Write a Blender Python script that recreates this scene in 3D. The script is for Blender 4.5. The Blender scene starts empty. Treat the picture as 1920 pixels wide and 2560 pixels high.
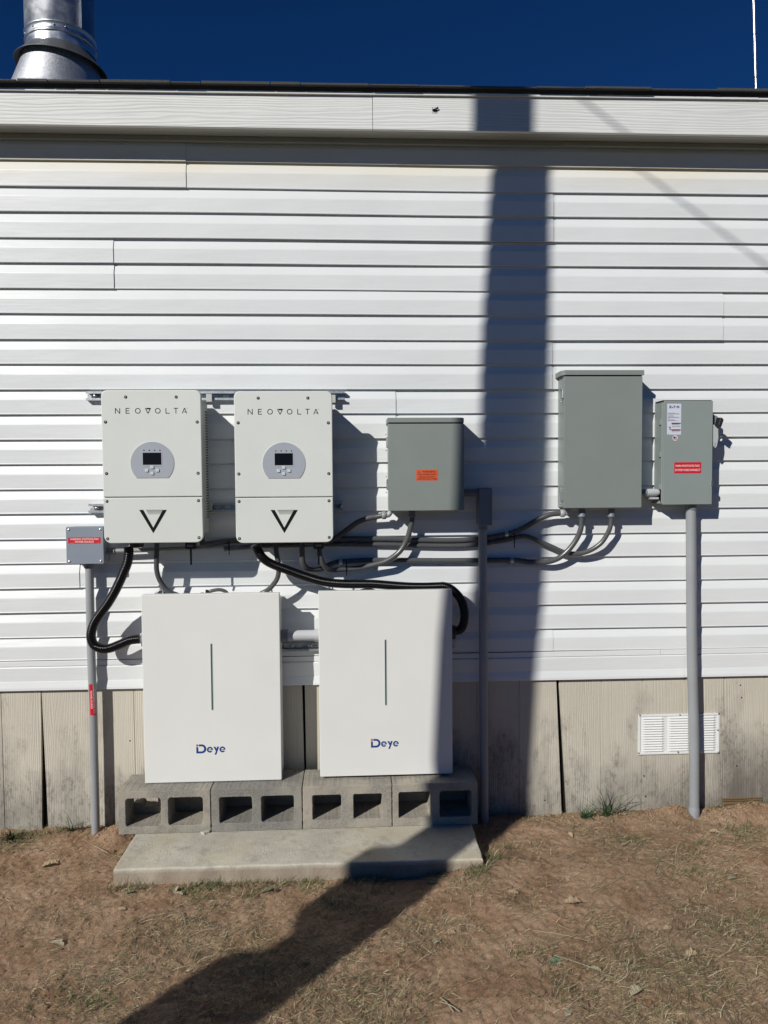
import bpy, bmesh, math, random
from mathutils import Vector, Matrix, noise
random.seed(7)
S = bpy.context.scene
col = S.collection
PI = math.pi
# ------------------------------------------------------------------ camera
F = 1850.0
YAW, PIT, ROL, D, H = .0480379, .044612, -.007145, 3.495, 1.6
fw = Vector((math.sin(YAW)*math.cos(PIT), math.cos(YAW)*math.cos(PIT), -math.sin(PIT)))
rt = Vector((math.cos(YAW), -math.sin(YAW), 0)); up = rt.cross(fw)
c_, s_ = math.cos(ROL), math.sin(ROL)
rt, up = rt*c_ + up*s_, -rt*s_ + up*c_
CAM = Vector((0, -D, H))
cd = bpy.data.cameras.new('camera'); cam = bpy.data.objects.new('camera', cd); col.objects.link(cam)
m = Matrix((rt, up, -fw)).transposed().to_4x4(); m.translation = CAM
cam.matrix_world = m
cd.sensor_fit = 'VERTICAL'; cd.sensor_height = 36; cd.lens = F/2560*36; cd.clip_end = 2000; cd.clip_start = .02
S.camera = cam
# ------------------------------------------------------------------ world, sun, exposure
SUN = Vector((-.87, -1, .80)).normalized()
w = bpy.data.worlds.new('World'); S.world = w; w.use_nodes = True
nt = w.node_tree; bg = nt.nodes['Background']
sk = nt.nodes.new('ShaderNodeTexSky'); sk.sky_type = 'NISHITA'; sk.sun_disc = False
sk.sun_elevation = math.asin(SUN.z); sk.sun_rotation = math.atan2(SUN.x, SUN.y) % (2*PI)
sk.altitude = 800; sk.air_density = .75; sk.dust_density = .1; sk.ozone_density = 4.0
tint = nt.nodes.new('ShaderNodeMix'); tint.data_type = 'RGBA'; tint.blend_type = 'MULTIPLY'; tint.inputs[0].default_value = 1
tint.inputs[7].default_value = (.12, .46, .86, 1)      # clear deep blue autumn sky
nt.links.new(sk.outputs[0], tint.inputs[6]); nt.links.new(tint.outputs[2], bg.inputs[0]); bg.inputs[1].default_value = .05
sl = bpy.data.lights.new('sun', 'SUN'); sl.energy = 5.0; sl.angle = math.radians(.52); sl.color = (1, .965, .91)
so = bpy.data.objects.new('sun', sl); col.objects.link(so)
so.rotation_euler = SUN.to_track_quat('Z', 'Y').to_euler(); so.location = (-6, -7, 6)
S.view_settings.view_transform = 'Standard'; S.view_settings.look = 'None'; S.view_settings.exposure = -.1
S.view_settings.gamma = 1

# ------------------------------------------------------------------ helpers
def at(px, py, Y):      # point of the plane y=Y seen at that place of the photograph
    v = fw*F + rt*(px-960) - up*(py-1280)
    return CAM + v*((Y-CAM.y)/v.y)
def atz(px, py, Z):
    v = fw*F + rt*(px-960) - up*(py-1280)
    return CAM + v*((Z-CAM.z)/v.z)
def tag(o, label=None, cat=None, group=None, kind=None):
    if label: o['label'] = label
    if cat: o['category'] = cat
    if group: o['group'] = group
    if kind: o['kind'] = kind
    return o
def empty(name, loc, label=None, cat=None, group=None):
    o = bpy.data.objects.new(name, None); col.objects.link(o); o.location = loc; o.empty_display_size = .05
    return tag(o, label, cat, group)
class MB:
    def __init__(s): s.v = []; s.f = []; s.sm = []
    def add(s, vs, fs, smooth=False):
        b = len(s.v); s.v += [tuple(v) for v in vs]
        for f in fs: s.f.append([b+i for i in f]); s.sm.append(smooth)
        return s
    def bm(s, b, smooth=False):
        b.verts.index_update()
        return s.add([v.co[:] for v in b.verts], [[v.index for v in f.verts] for f in b.faces], smooth)
    def box(s, x0, x1, y0, y1, z0, z1, bev=0, seg=2, rot=None):
        b = bmesh.new(); bmesh.ops.create_cube(b, size=1)
        for v in b.verts:
            v.co = Vector(((x0+x1)/2+v.co.x*(x1-x0), (y0+y1)/2+v.co.y*(y1-y0), (z0+z1)/2+v.co.z*(z1-z0)))
        if bev: bmesh.ops.bevel(b, geom=b.edges[:], offset=bev, segments=seg, affect='EDGES', profile=.5)
        if rot is not None: bmesh.ops.transform(b, matrix=rot, verts=b.verts)
        s.bm(b, False); b.free(); return s
    def tube(s, pts, rad, n=12, cap=True, smooth=True):
        pts = [Vector(p) for p in pts]; N = len(pts)
        rads = rad if isinstance(rad, (list, tuple)) else [rad]*N
        tg = [(pts[min(i+1, N-1)]-pts[max(i-1, 0)]).normalized() for i in range(N)]
        a = Vector((0, 1, 0)) if abs(tg[0].y) < .8 else Vector((1, 0, 0))
        nrm = (a - tg[0]*a.dot(tg[0])).normalized(); vs = []
        for i in range(N):
            nrm = (nrm - tg[i]*nrm.dot(tg[i])).normalized(); bi = tg[i].cross(nrm)
            for k in range(n):
                t = 2*PI*k/n; vs.append(pts[i] + (nrm*math.cos(t)+bi*math.sin(t))*rads[i])
        fs = [[i*n+k, i*n+(k+1) % n, (i+1)*n+(k+1) % n, (i+1)*n+k] for i in range(N-1) for k in range(n)]
        s.add(vs, fs, smooth)
        if cap:
            s.add(vs[:n], [list(range(n))[::-1]]); s.add(vs[-n:], [list(range(n))])
        return s
    def lathe(s, c, prof, n=32, axis='z', smooth=True, cap=True):   # prof: (radius, offset along axis)
        c = Vector(c); vs = []
        for r, h in prof:
            for k in range(n):
                t = 2*PI*k/n; a, b = r*math.cos(t), r*math.sin(t)
                vs.append(c + (Vector((a, b, h)) if axis == 'z' else Vector((a, h, -b)) if axis == 'y' else Vector((h, a, b))))
        N = len(prof)
        fs = [[i*n+k, i*n+(k+1) % n, (i+1)*n+(k+1) % n, (i+1)*n+k] for i in range(N-1) for k in range(n)]
        s.add(vs, fs, smooth)
        if cap: s.add(vs[:n], [list(range(n))[::-1]]); s.add(vs[-n:], [list(range(n))])
        return s
    def slab(s, outs, a0, a1, bev=0, axis='y', seg=2, smooth=False):
        # flat outlines (first outer, the rest holes) extruded from a0 to a1; axis y: outline in (x,z); axis z: outline in (x,y)
        cu = bpy.data.curves.new('tmp', 'CURVE'); cu.dimensions = '2D'; cu.fill_mode = 'BOTH'
        cu.extrude = max(abs(a1-a0)/2-bev, 1e-5); cu.bevel_depth = bev; cu.bevel_resolution = seg-1 if bev else 0; cu.offset = -bev
        for o in outs:
            sp = cu.splines.new('POLY'); sp.points.add(len(o)-1); sp.use_cyclic_u = True
            for i, p in enumerate(o): sp.points[i].co = (p[0], p[1], 0, 1)
        ob = bpy.data.objects.new('tmp', cu); col.objects.link(ob)
        dg = bpy.context.evaluated_depsgraph_get(); me = bpy.data.meshes.new_from_object(ob.evaluated_get(dg))
        mid = (a0+a1)/2; vs = []
        for v in me.vertices:
            vs.append((v.co.x, mid-v.co.z, v.co.y) if axis == 'y' else (v.co.x, v.co.y, mid+v.co.z))
        s.add(vs, [list(p.vertices) for p in me.polygons], smooth)
        bpy.data.objects.remove(ob); bpy.data.curves.remove(cu); bpy.data.meshes.remove(me)
        return s
    def text(s, t, x, z, y, width, height=None, ext=.0003, rot=0, bold=.018):
        cu = bpy.data.curves.new('tmp', 'FONT'); cu.body = t; cu.size = 1; cu.extrude = 0; cu.resolution_u = 3; cu.offset = bold
        ob = bpy.data.objects.new('tmp', cu); col.objects.link(ob)
        dg = bpy.context.evaluated_depsgraph_get(); me = bpy.data.meshes.new_from_object(ob.evaluated_get(dg))
        xs = [v.co.x for v in me.vertices]; ys = [v.co.y for v in me.vertices]
        sx = width/(max(xs)-min(xs)); sy = height/(max(ys)-min(ys)) if height else sx
        cx, cy = (max(xs)+min(xs))/2, (max(ys)+min(ys))/2; vs = []
        cr, sr = math.cos(rot), math.sin(rot)
        for v in me.vertices:
            a, b = (v.co.x-cx)*sx, (v.co.y-cy)*sy
            vs.append((x+a*cr-b*sr, y-ext, z+a*sr+b*cr))
        s.add(vs, [list(p.vertices) for p in me.polygons])
        bpy.data.objects.remove(ob); bpy.data.curves.remove(cu); bpy.data.meshes.remove(me)
        return s
    def stroke(s, pts, wd, y, ext=.0004):     # flat stroke through (x,z) points
        P = [Vector((p[0], p[1])) for p in pts]
        for a, b in zip(P, P[1:]):
            d = (b-a).normalized(); n = Vector((-d.y, d.x))*wd/2
            q = [a+n, a-n, b-n, b+n]
            s.add([(v.x, y-ext, v.y) for v in q], [[0, 1, 2, 3]])
        return s
    def build(s, name, mat, parent=None, off=None):
        me = bpy.data.meshes.new(name); vs = s.v
        o0 = Vector((0, 0, 0))
        if parent is not None:
            o0 = world_loc(parent)
        org = Vector(off) if off is not None else None
        if parent is None:
            if org is None:
                n = len(vs); xs = [v[0] for v in vs]; ys = [v[1] for v in vs]; zs = [v[2] for v in vs]
                org = Vector(((min(xs)+max(xs))/2, (min(ys)+max(ys))/2, min(zs)))
        else:
            org = o0
        me.from_pydata([(v[0]-org.x, v[1]-org.y, v[2]-org.z) for v in vs], [], s.f)
        me.polygons.foreach_set('use_smooth', s.sm); me.update()
        if mat: me.materials.append(mat)
        o = bpy.data.objects.new(name, me); col.objects.link(o)
        if parent is None: o.location = org
        else: o.parent = parent
        return o
def world_loc(o):
    p = Vector(o.location)
    while o.parent: o = o.parent; p += Vector(o.location)
    return p
def kids(o): return [c for c in list(bpy.data.objects) if c.parent == o]
def copy_tree(o, parent=None):
    c = o.copy(); col.objects.link(c); c.parent = parent
    for ch in kids(o): copy_tree(ch, c)
    return c
def rr(cx, cz, w_, h_, r, n=6, rb=None):   # rounded rectangle; rb radius of the bottom corners
    rb = r if rb is None else rb; out = []
    for (sx, sz, a0, R) in ((1, 1, 0, r), (-1, 1, 90, r), (-1, -1, 180, rb), (1, -1, 270, rb)):
        if R <= 0: out.append((cx+sx*w_/2, cz+sz*h_/2)); continue
        for k in range(n+1):
            t = math.radians(a0+90*k/n)
            out.append((cx+sx*(w_/2-R)+R*math.cos(t), cz+sz*(h_/2-R)+R*math.sin(t)))
    return out
def circ(cx, cz, r, n=32): return [(cx+r*math.cos(2*PI*k/n), cz+r*math.sin(2*PI*k/n)) for k in range(n)]
def spline(P, n=8):
    P = [Vector(p) for p in P]; Q = [P[0]*2-P[1]]+P+[P[-1]*2-P[-2]]; out = []
    for i in range(1, len(Q)-2):
        a, b, c, d = Q[i-1:i+3]
        for k in range(n):
            t = k/n; out.append(.5*((2*b)+(c-a)*t+(2*a-5*b+4*c-d)*t*t+(3*b-a-3*c+d)*t**3))
    out.append(P[-1]); return out
def resample(P, step):
    out = [P[0]]; acc = 0
    for a, b in zip(P, P[1:]):
        L = (b-a).length; t = step-acc
        while t <= L: out.append(a.lerp(b, t/L)); t += step
        acc = L-(t-step)
    out.append(P[-1]); return out

# ------------------------------------------------------------------ materials
def M(name, c=(.5, .5, .5), rough=.5, metal=0, spec=.5, coat=0):
    mt = bpy.data.materials.new(name); mt.use_nodes = True
    b = mt.node_tree.nodes['Principled BSDF']
    b.inputs['Base Color'].default_value = (*c, 1); b.inputs['Roughness'].default_value = rough
    b.inputs['Metallic'].default_value = metal; b.inputs['Specular IOR Level'].default_value = spec
    if coat: b.inputs['Coat Weight'].default_value = coat; b.inputs['Coat Roughness'].default_value = .2
    return mt
class N:   # small node helper
    def __init__(s, mt): s.t = mt.node_tree; s.b = s.t.nodes['Principled BSDF']; s.mt = mt
    def n(s, typ, **kw):
        x = s.t.nodes.new('ShaderNode'+typ)
        for k, v in kw.items():
            if k in x.inputs: x.inputs[k].default_value = v
            else: setattr(x, k, v)
        return x
    def l(s, a, b): s.t.links.new(a, b)
    def coord(s, scale=(1, 1, 1)):
        tc = s.n('TexCoord'); g = s.n('NewGeometry'); mp = s.n('Mapping'); mp.inputs['Scale'].default_value = scale
        s.l(g.outputs['Position'], mp.inputs['Vector']); return mp.outputs[0]
    def noise(s, scale, sc=(1, 1, 1), detail=4, rough=.55, dist=0):
        x = s.n('TexNoise'); x.inputs['Scale'].default_value = scale; x.inputs['Detail'].default_value = detail
        x.inputs['Roughness'].default_value = rough; x.inputs['Distortion'].default_value = dist
        s.l(s.coord(sc), x.inputs['Vector']); return x.outputs['Fac']
    def ramp(s, fac, *stops):
        r = s.n('ValToRGB'); e = r.color_ramp.elements
        while len(e) < len(stops): e.new(.5)
        for i, (p, c) in enumerate(stops): e[i].position = p; e[i].color = (*c, 1) if len(c) == 3 else c
        s.l(fac, r.inputs[0]); return r.outputs[0]
    def mix(s, fac, a, b, mode='MIX'):
        x = s.n('Mix'); x.data_type = 'RGBA'; x.blend_type = mode
        for i, v in ((0, fac), (6, a), (7, b)):
            if isinstance(v, (int, float)): x.inputs[i].default_value = v
            elif isinstance(v, tuple): x.inputs[i].default_value = (*v, 1)
            else: s.l(v, x.inputs[i])
        return x.outputs[2]
    def math(s, op, a, b=0.0):
        x = s.n('Math'); x.operation = op
        for i, v in ((0, a), (1, b)):
            if isinstance(v, (int, float)): x.inputs[i].default_value = v
            else: s.l(v, x.inputs[i])
        return x.outputs[0]
    def bump(s, h, dist, strength=1, prev=None):
        x = s.n('Bump'); x.inputs['Distance'].default_value = dist; x.inputs['Strength'].default_value = strength
        s.l(h, x.inputs['Height'])
        if prev is not None: s.l(prev, x.inputs['Normal'])
        return x.outputs[0]
    def z(s):
        g = s.n('NewGeometry'); sp = s.n('SeparateXYZ'); s.l(g.outputs['Position'], sp.inputs[0]); return sp.outputs
G3 = lambda v: (v, v, v)
def painted(name, c, rough=.45, var=.06, bscale=900, bd=.00006, spec=.5):
    mt = M(name, c, rough, spec=spec); q = N(mt)
    f = q.noise(3.0, detail=5)
    q.l(q.mix(1.0, q.ramp(f, (.3, G3(1-var)), (.7, G3(1+var*.3))), c, 'MULTIPLY'), q.b.inputs['Base Color'])
    q.l(q.ramp(q.noise(9, detail=3), (.3, G3(rough-.06)), (.7, G3(rough+.1))), q.b.inputs['Roughness'])
    q.l(q.bump(q.noise(bscale, detail=1), bd), q.b.inputs['Normal']); return mt

# white vinyl siding: faint embossed grain, chalky, dirty near the top course
m_siding = M('vinyl_siding', (.8, .8, .8), .42); q = N(m_siding)
g1 = q.noise(60, (.10, 1, 3.5), 6, .6); g2 = q.noise(2.2, (1, 1, 1), 5)
z = q.z()
c1 = q.mix(1.0, q.ramp(g2, (.25, (.645, .665, .665)), (.7, (.692, .713, .712))), q.ramp(g1, (.3, G3(.965)), (.7, G3(1.0))), 'MULTIPLY')
topd = q.math('MULTIPLY', q.ramp(z[2], (0, G3(0)), (1, G3(1))), 1.0)
mr = q.n('MapRange'); mr.inputs['From Min'].default_value = 2.93; mr.inputs['From Max'].default_value = 3.05; q.l(z[2], mr.inputs['Value'])
dirtn = q.ramp(q.noise(7, (.25, 1, 1), 5), (.35, G3(0)), (.62, G3(1)))
c2 = q.mix(q.math('MULTIPLY', mr.outputs[0], q.math('ADD', q.math('MULTIPLY', dirtn, .55), .25)), c1, (.66, .61, .48))
spk = q.ramp(q.noise(55, (1, 1, 1), 2, .5), (.775, G3(0)), (.80, G3(1)))
q.l(q.mix(q.math('MULTIPLY', spk, .3), c2, (.30, .27, .22)), q.b.inputs['Base Color'])
wv = q.noise(1.6, (1, .5, 5), 3)
q.l(q.bump(g1, .0005, 1, q.bump(wv, .005, .8)), q.b.inputs['Normal'])
# fascia: embossed wood grain, cream paint
def grainmat(name, vertical, base, dark, dirt=False, amp=.0022, fr=None, con=.83):
    mt = M(name, base, .62); q = N(mt)
    sc = (1, 1, .09) if vertical else (.09, 1, 1)
    nz = q.noise(9, sc, 4, .5)
    ax = q.z()[0 if vertical else 2]
    ph = q.math('ADD', q.math('MULTIPLY', ax, fr or (420.0 if vertical else 420.0)), q.math('MULTIPLY', nz, 55.0))
    ring = q.math('SINE', ph)
    fine = q.noise(150, (1, 1, .04) if vertical else (.04, 1, 1), 4)
    amt = q.ramp(q.noise(5, sc, 3), (.35, G3(.25)), (.6, G3(1)))
    h = q.math('ADD', q.math('MULTIPLY', q.math('MULTIPLY', ring, .5), amt), q.math('MULTIPLY', fine, .8))
    base_c = q.mix(q.ramp(q.noise(3, detail=6), (.3, G3(0)), (.7, G3(1))), base, tuple(x*.9 for x in base))
    base_c = q.mix(1, base_c, q.ramp(h, (0, G3(con)), (.7, G3(1.0))), 'MULTIPLY')
    if dirt:
        zz = q.n('MapRange'); zz.inputs['From Min'].default_value = .60; zz.inputs['From Max'].default_value = -.02; q.l(q.z()[2], zz.inputs['Value'])
        big = q.noise(4.5, (1, 1, .45), 6, .62)
        st = q.math('ADD', q.math('MULTIPLY', zz.outputs[0], .50), q.math('MULTIPLY', q.math('SUBTRACT', big, .5), 1.5))
        base_c = q.mix(q.ramp(st, (.16, G3(0)), (.62, G3(.85))), base_c, (.175, .165, .145))
        rx = q.n('MapRange'); rx.inputs['From Min'].default_value = 1.15; rx.inputs['From Max'].default_value = 1.9; q.l(q.z()[0], rx.inputs['Value'])
        rz = q.n('MapRange'); rz.inputs['From Min'].default_value = .36; rz.inputs['From Max'].default_value = .06; q.l(q.z()[2], rz.inputs['Value'])
        wet = q.math('MULTIPLY', q.math('MULTIPLY', rx.outputs[0], rz.outputs[0]), q.ramp(q.noise(6, (1, 1, .35), 6, .65), (.32, G3(.25)), (.58, G3(1))))
        base_c = q.mix(q.math('MULTIPLY', wet, .85), base_c, (.12, .105, .09))
        sp = q.ramp(q.noise(62, (1, 1, .5), 6, .75), (.50, G3(0)), (.58, G3(1)))
        m2 = q.ramp(q.math('ADD', st, q.math('MULTIPLY', q.math('SUBTRACT', q.noise(8, (1, 1, .6), 3), .5), .8)), (.18, G3(0)), (.42, G3(.55)))
        base_c = q.mix(q.math('MULTIPLY', sp, m2), base_c, (.13, .115, .09))
        base_c = q.mix(q.ramp(q.noise(260, (1, 1, .25), 3), (.60, G3(0)), (.70, G3(.3))), base_c, (.25, .22, .17))
    q.l(base_c, q.b.inputs['Base Color'])
    q.l(q.bump(h, amp, 1), q.b.inputs['Normal']); return mt
m_fascia = grainmat('fascia_paint', False, (.675, .685, .665), None, amp=.0008, con=.93)
m_skirt = grainmat('skirting_board', True, (.53, .495, .41), None, dirt=True, amp=.0009, fr=760, con=.90)
m_trim = painted('white_trim', (.68, .69, .67), .4)
m_soffit = painted('soffit_vinyl', (.34, .35, .33), .6)
m_drip = painted('dark_drip_edge', (.035, .037, .037), .55, var=.3, spec=.2)
m_dark = M('dark_void', (.012, .011, .01), .9, spec=.1)
m_shingle = M('shingles', (.04, .042, .045), .9); q = N(m_shingle)
q.l(q.ramp(q.noise(400, detail=3), (.35, (.02, .021, .023)), (.65, (.09, .09, .09))), q.b.inputs['Base Color'])
q.l(q.bump(q.noise(500), .002), q.b.inputs['Normal'])
def metal(name, c, rough, sc=60, bd=.0004, spangle=False, big=.004):
    mt = M(name, c, rough, 1); q = N(mt)
    if spangle:
        v = q.n('TexVoronoi'); v.inputs['Scale'].default_value = sc; q.l(q.coord(), v.inputs['Vector'])
        vb = q.n('RGBToBW'); q.l(v.outputs['Color'], vb.inputs[0]); q.l(q.mix(.3, c, q.mix(1, vb.outputs[0], c, 'MULTIPLY')), q.b.inputs['Base Color'])
        q.l(q.ramp(v.outputs['Distance'], (0, G3(rough)), (1, G3(rough+.2))), q.b.inputs['Roughness'])
    else:
        q.l(q.ramp(q.noise(14, detail=4), (.3, G3(rough-.08)), (.7, G3(rough+.12))), q.b.inputs['Roughness'])
    q.l(q.bump(q.noise(6, (1, 1, .5), 3), big, .5, q.bump(q.noise(sc), bd, .6)), q.b.inputs['Normal']); return mt
m_flue = metal('stainless_flue', (.60, .62, .64), .38, 60, .00001, big=.0004)
m_galv = metal('galvanised_sheet', (.60, .62, .65), .42, 160, spangle=True)
m_collar = metal('storm_collar_metal', (.16, .17, .18), .6)
m_strut = metal('galvanised_strut', (.52, .54, .55), .38, 200, spangle=True)
m_mast = metal('mast_metal', (.85, .86, .88), .3)
m_screw = metal('screw_metal', (.35, .35, .35), .3)
m_zinc = metal('zinc_clamp', (.6, .6, .58), .35)
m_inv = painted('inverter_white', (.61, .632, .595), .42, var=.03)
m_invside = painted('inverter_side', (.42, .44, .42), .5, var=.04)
m_bat = painted('battery_white', (.675, .678, .645), .4, var=.03)
m_box = painted('enclosure_grey', (.212, .240, .223), .38, var=.06, bscale=500, bd=.0001)
m_box2 = painted('disconnect_grey', (.232, .268, .255), .38, var=.06, bscale=500, bd=.0001)
m_lever = painted('lever_grey', (.40, .43, .42), .35)
m_fit = painted('fitting_grey', (.36, .37, .38), .35)
m_jb = painted('junction_grey', (.215, .245, .295), .5, var=.05)
m_pvc = painted('pvc_grey', (.27, .285, .295), .42, var=.14)
m_pvcd = painted('pvc_dark_grey', (.17, .19, .215), .45, var=.1)
m_pvcl = painted('pvc_light', (.44, .455, .47), .35, var=.05)
m_flex = painted('liquid_tight_grey', (.082, .084, .086), .25, var=.12)
m_black = M('black_plastic', (.004, .004, .005), .24, spec=.3); 
m_blackm = M('black_matt', (.012, .012, .013), .55)
m_gasket = M('gap_black', (.01, .012, .012), .7)
m_ink = M('black_ink', (.005, .005, .005), .6, spec=.15)
m_panel = painted('panel_grey', (.335, .36, .40), .35, var=.02)
m_button = painted('button_grey', (.52, .56, .58), .3, var=.02)
m_screen = M('lcd_glass', (.002, .003, .006), .35, spec=.2)
m_green = M('light_strip', (.035, .09, .065), .35)
m_blue = M('logo_blue', (.006, .045, .20), .45)
m_red = M('logo_red', (.42, .035, .045), .45)
m_redst = painted('sticker_red', (.52, .012, .025), .4, var=.05)
m_orange = painted('sticker_orange', (.60, .10, .032), .45, var=.08)
m_orink = M('orange_ink', (.13, .012, .002), .5)
m_wtext = M('white_ink', (.72, .60, .58), .5)
m_paper = painted('label_paper', (.56, .59, .66), .45, var=.03)
m_greyink = M('grey_ink', (.16, .16, .18), .5)
m_maroon = M('maroon_ink', (.17, .02, .04), .5)
m_conc = M('pad_concrete', (.4, .39, .34), .85); q = N(m_conc)
ca = q.ramp(q.noise(5, detail=8, rough=.65), (.3, (.38, .36, .295)), (.55, (.49, .465, .385)), (.8, (.58, .555, .45)))
cb = q.mix(q.ramp(q.noise(2.5, (1, 1.5, 1), 5), (.46, G3(0)), (.62, G3(.6))), ca, (.46, .38, .25))
cb = q.mix(q.ramp(q.noise(14, detail=7, rough=.7), (.52, G3(0)), (.66, G3(.55))), cb, (.26, .24, .195))
cb = q.mix(q.ramp(q.noise(95, detail=4, rough=.7), (.60, G3(0)), (.68, G3(.55))), cb, (.16, .145, .12))
zc = q.n('MapRange'); zc.inputs['From Min'].default_value = .044; zc.inputs['From Max'].default_value = .026; q.l(q.z()[2], zc.inputs['Value'])
cb = q.mix(q.math('MULTIPLY', zc.outputs[0], q.ramp(q.noise(9, detail=5), (.3, G3(.55)), (.6, G3(.95)))), cb, (.27, .21, .155))
q.l(cb, q.b.inputs['Base Color'])
q.l(q.bump(q.noise(130, detail=6, rough=.75), .0030, 1, q.bump(q.noise(9, detail=5, rough=.55), .012, .4)), q.b.inputs['Normal'])
m_block = M('block_concrete', (.2, .2, .18), .95); q = N(m_block)
ca = q.ramp(q.noise(260, detail=5, rough=.75), (.32, (.135, .128, .114)), (.5, (.255, .243, .217)), (.7, (.39, .375, .335)))
cb = q.mix(q.ramp(q.noise(7, detail=6), (.46, G3(0)), (.64, G3(.8))), ca, (.37, .345, .29))
cb = q.mix(q.ramp(q.noise(18, detail=4), (.6, G3(0)), (.72, G3(.5))), cb, (.22, .165, .12))
oi = q.n('ObjectInfo'); cb = q.mix(1, cb, q.ramp(oi.outputs['Random'], (0, (.72, .74, .75)), (1, (1.25, 1.2, 1.12))), 'MULTIPLY')
q.l(cb, q.b.inputs['Base Color'])
q.l(q.bump(q.noise(330, detail=4, rough=.8), .0030, 1, q.bump(q.noise(35, detail=5), .004, .7)), q.b.inputs['Normal'])
m_soil = M('red_soil', (.3, .2, .12), .95, spec=.15); q = N(m_soil)
ca = q.ramp(q.noise(6, detail=9, rough=.68), (.28, (.25, .140, .078)), (.5, (.455, .298, .190)), (.72, (.61, .43, .295)))
cb = q.mix(q.ramp(q.noise(1.1, detail=5), (.45, G3(0)), (.62, G3(.4))), ca, (.30, .215, .14))
cb = q.mix(q.ramp(q.noise(120, detail=5, rough=.75), (.56, G3(0)), (.66, G3(.5))), cb, (.085, .055, .035))
cb = q.mix(q.ramp(q.noise(210, detail=3, rough=.7), (.62, G3(0)), (.70, G3(.45))), cb, (.45, .34, .24))
far = q.n('MapRange'); far.inputs['From Min'].default_value = -1.75; far.inputs['From Max'].default_value = -2.6; q.l(q.z()[1], far.inputs['Value'])
cb = q.mix(far.outputs[0], cb, q.ramp(q.noise(3, detail=6), (.3, (.035, .042, .018)), (.7, (.055, .058, .028))))      # unseen yard behind the camera, darkened to cut bounce light on the wall
q.l(cb, q.b.inputs['Base Color'])
q.l(q.bump(q.noise(420, detail=5, rough=.8), .0035, 1, q.bump(q.noise(70, detail=7, rough=.75), .016, 1)), q.b.inputs['Normal'])
def attr_mat(name, rough=.7, trans=0):
    mt = M(name, (.5, .5, .5), rough, spec=.25); q = N(mt); a = q.n('Attribute'); a.attribute_name = 'Col'
    q.l(a.outputs['Color'], q.b.inputs['Base Color']); return mt
m_grass = attr_mat('grass_blades'); m_leaf = M('dead_leaf', (.30, .22, .13), .7)
m_wood = grainmat('weathered_pole_wood', True, (.22, .17, .12), None, amp=.003)
m_timber = grainmat('rotten_timber', False, (.16, .10, .05), None, amp=.003)

# ================================================================== SETTING
# ---- ground: one sheet, fine in view, coarse to the horizon
PADC = (-.95, .54, -.55, -.03)
def gz(x, y):
    f = max(0, 1-max(0, abs(x-.3)-3.5)/4)*max(0, 1-max(0, -y-3)/3)
    z0 = -.035 + .014*min(1, max(0, (-y-.35)/.2)) + .022*min(1, max(0, (-y-.7)/.7)) + .028*min(1, max(0, (x-.25)/.3))*min(1, max(0, (-y-.2)/.3))
    n = noise.fractal(Vector((x*2.2, y*2.2, 1.3)), 1.0, 2.0, 3)*.010 + noise.fractal(Vector((x*9, y*9, 4.1)), .8, 2.1, 4)*.0065 + (noise.fractal(Vector((x*38, y*38, 8.1)), .7, 2.2, 3)*.0062 + .004*max(0, noise.noise(Vector((x*26, y*26, 2.2))))**1.5)*(1 if abs(x-.3) < 2.6 and y > -2 else 0)
    # small bank of dug soil against the wall
    bank = .016*math.exp(-((y+.05)/.07)**2)*(.35+.65*max(0, noise.noise(Vector((x*2.1, 7.7, 0)))*1.6))
    dug = .055*math.exp(-(((x+1.07)/.055)**2+((y+.11)/.07)**2)) + .030*math.exp(-(((x-1.56)/.09)**2+((y+.05)/.05)**2)) - .018*math.exp(-(((x-1.66)/.06)**2+((y+.09)/.06)**2)) + .022*math.exp(-(((x-.85)/.2)**2+((y+.16)/.1)**2)) + .02*math.exp(-(((x-1.95)/.25)**2+((y+.05)/.08)**2))
    zz = z0 + (n + bank + dug)*f
    if PADC[0] < x < PADC[1] and PADC[2] < y < PADC[3]: zz = min(zz, -.02)
    return zz
def axis_vals(a, b, step, far):
    v = []; x = a
    while x < b: v.append(x); x += step
    v.append(b); k = 1; s = step
    lo = a; hi = b
    while hi < far:
        s *= 1.5; hi += s; lo -= s; v.append(hi); v.insert(0, lo)
    return v
XS = axis_vals(-1.85, 2.45, .0085, 300); YS = [y for y in axis_vals(-1.7, .12, .0085, 300) if y < 30] + [60, 150, 300]
b = MB()
vs = [(x, y, gz(x, y) if abs(x) < 12 and abs(y) < 12 else 0) for y in YS for x in XS]
nx = len(XS)
b.add(vs, [[j*nx+i, j*nx+i+1, (j+1)*nx+i+1, (j+1)*nx+i] for j in range(len(YS)-1) for i in range(nx-1)], True)
g = b.build('ground', m_soil, off=(0, 0, 0)); tag(g, 'bare reddish brown soil in front of the wall', kind='structure')

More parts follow.
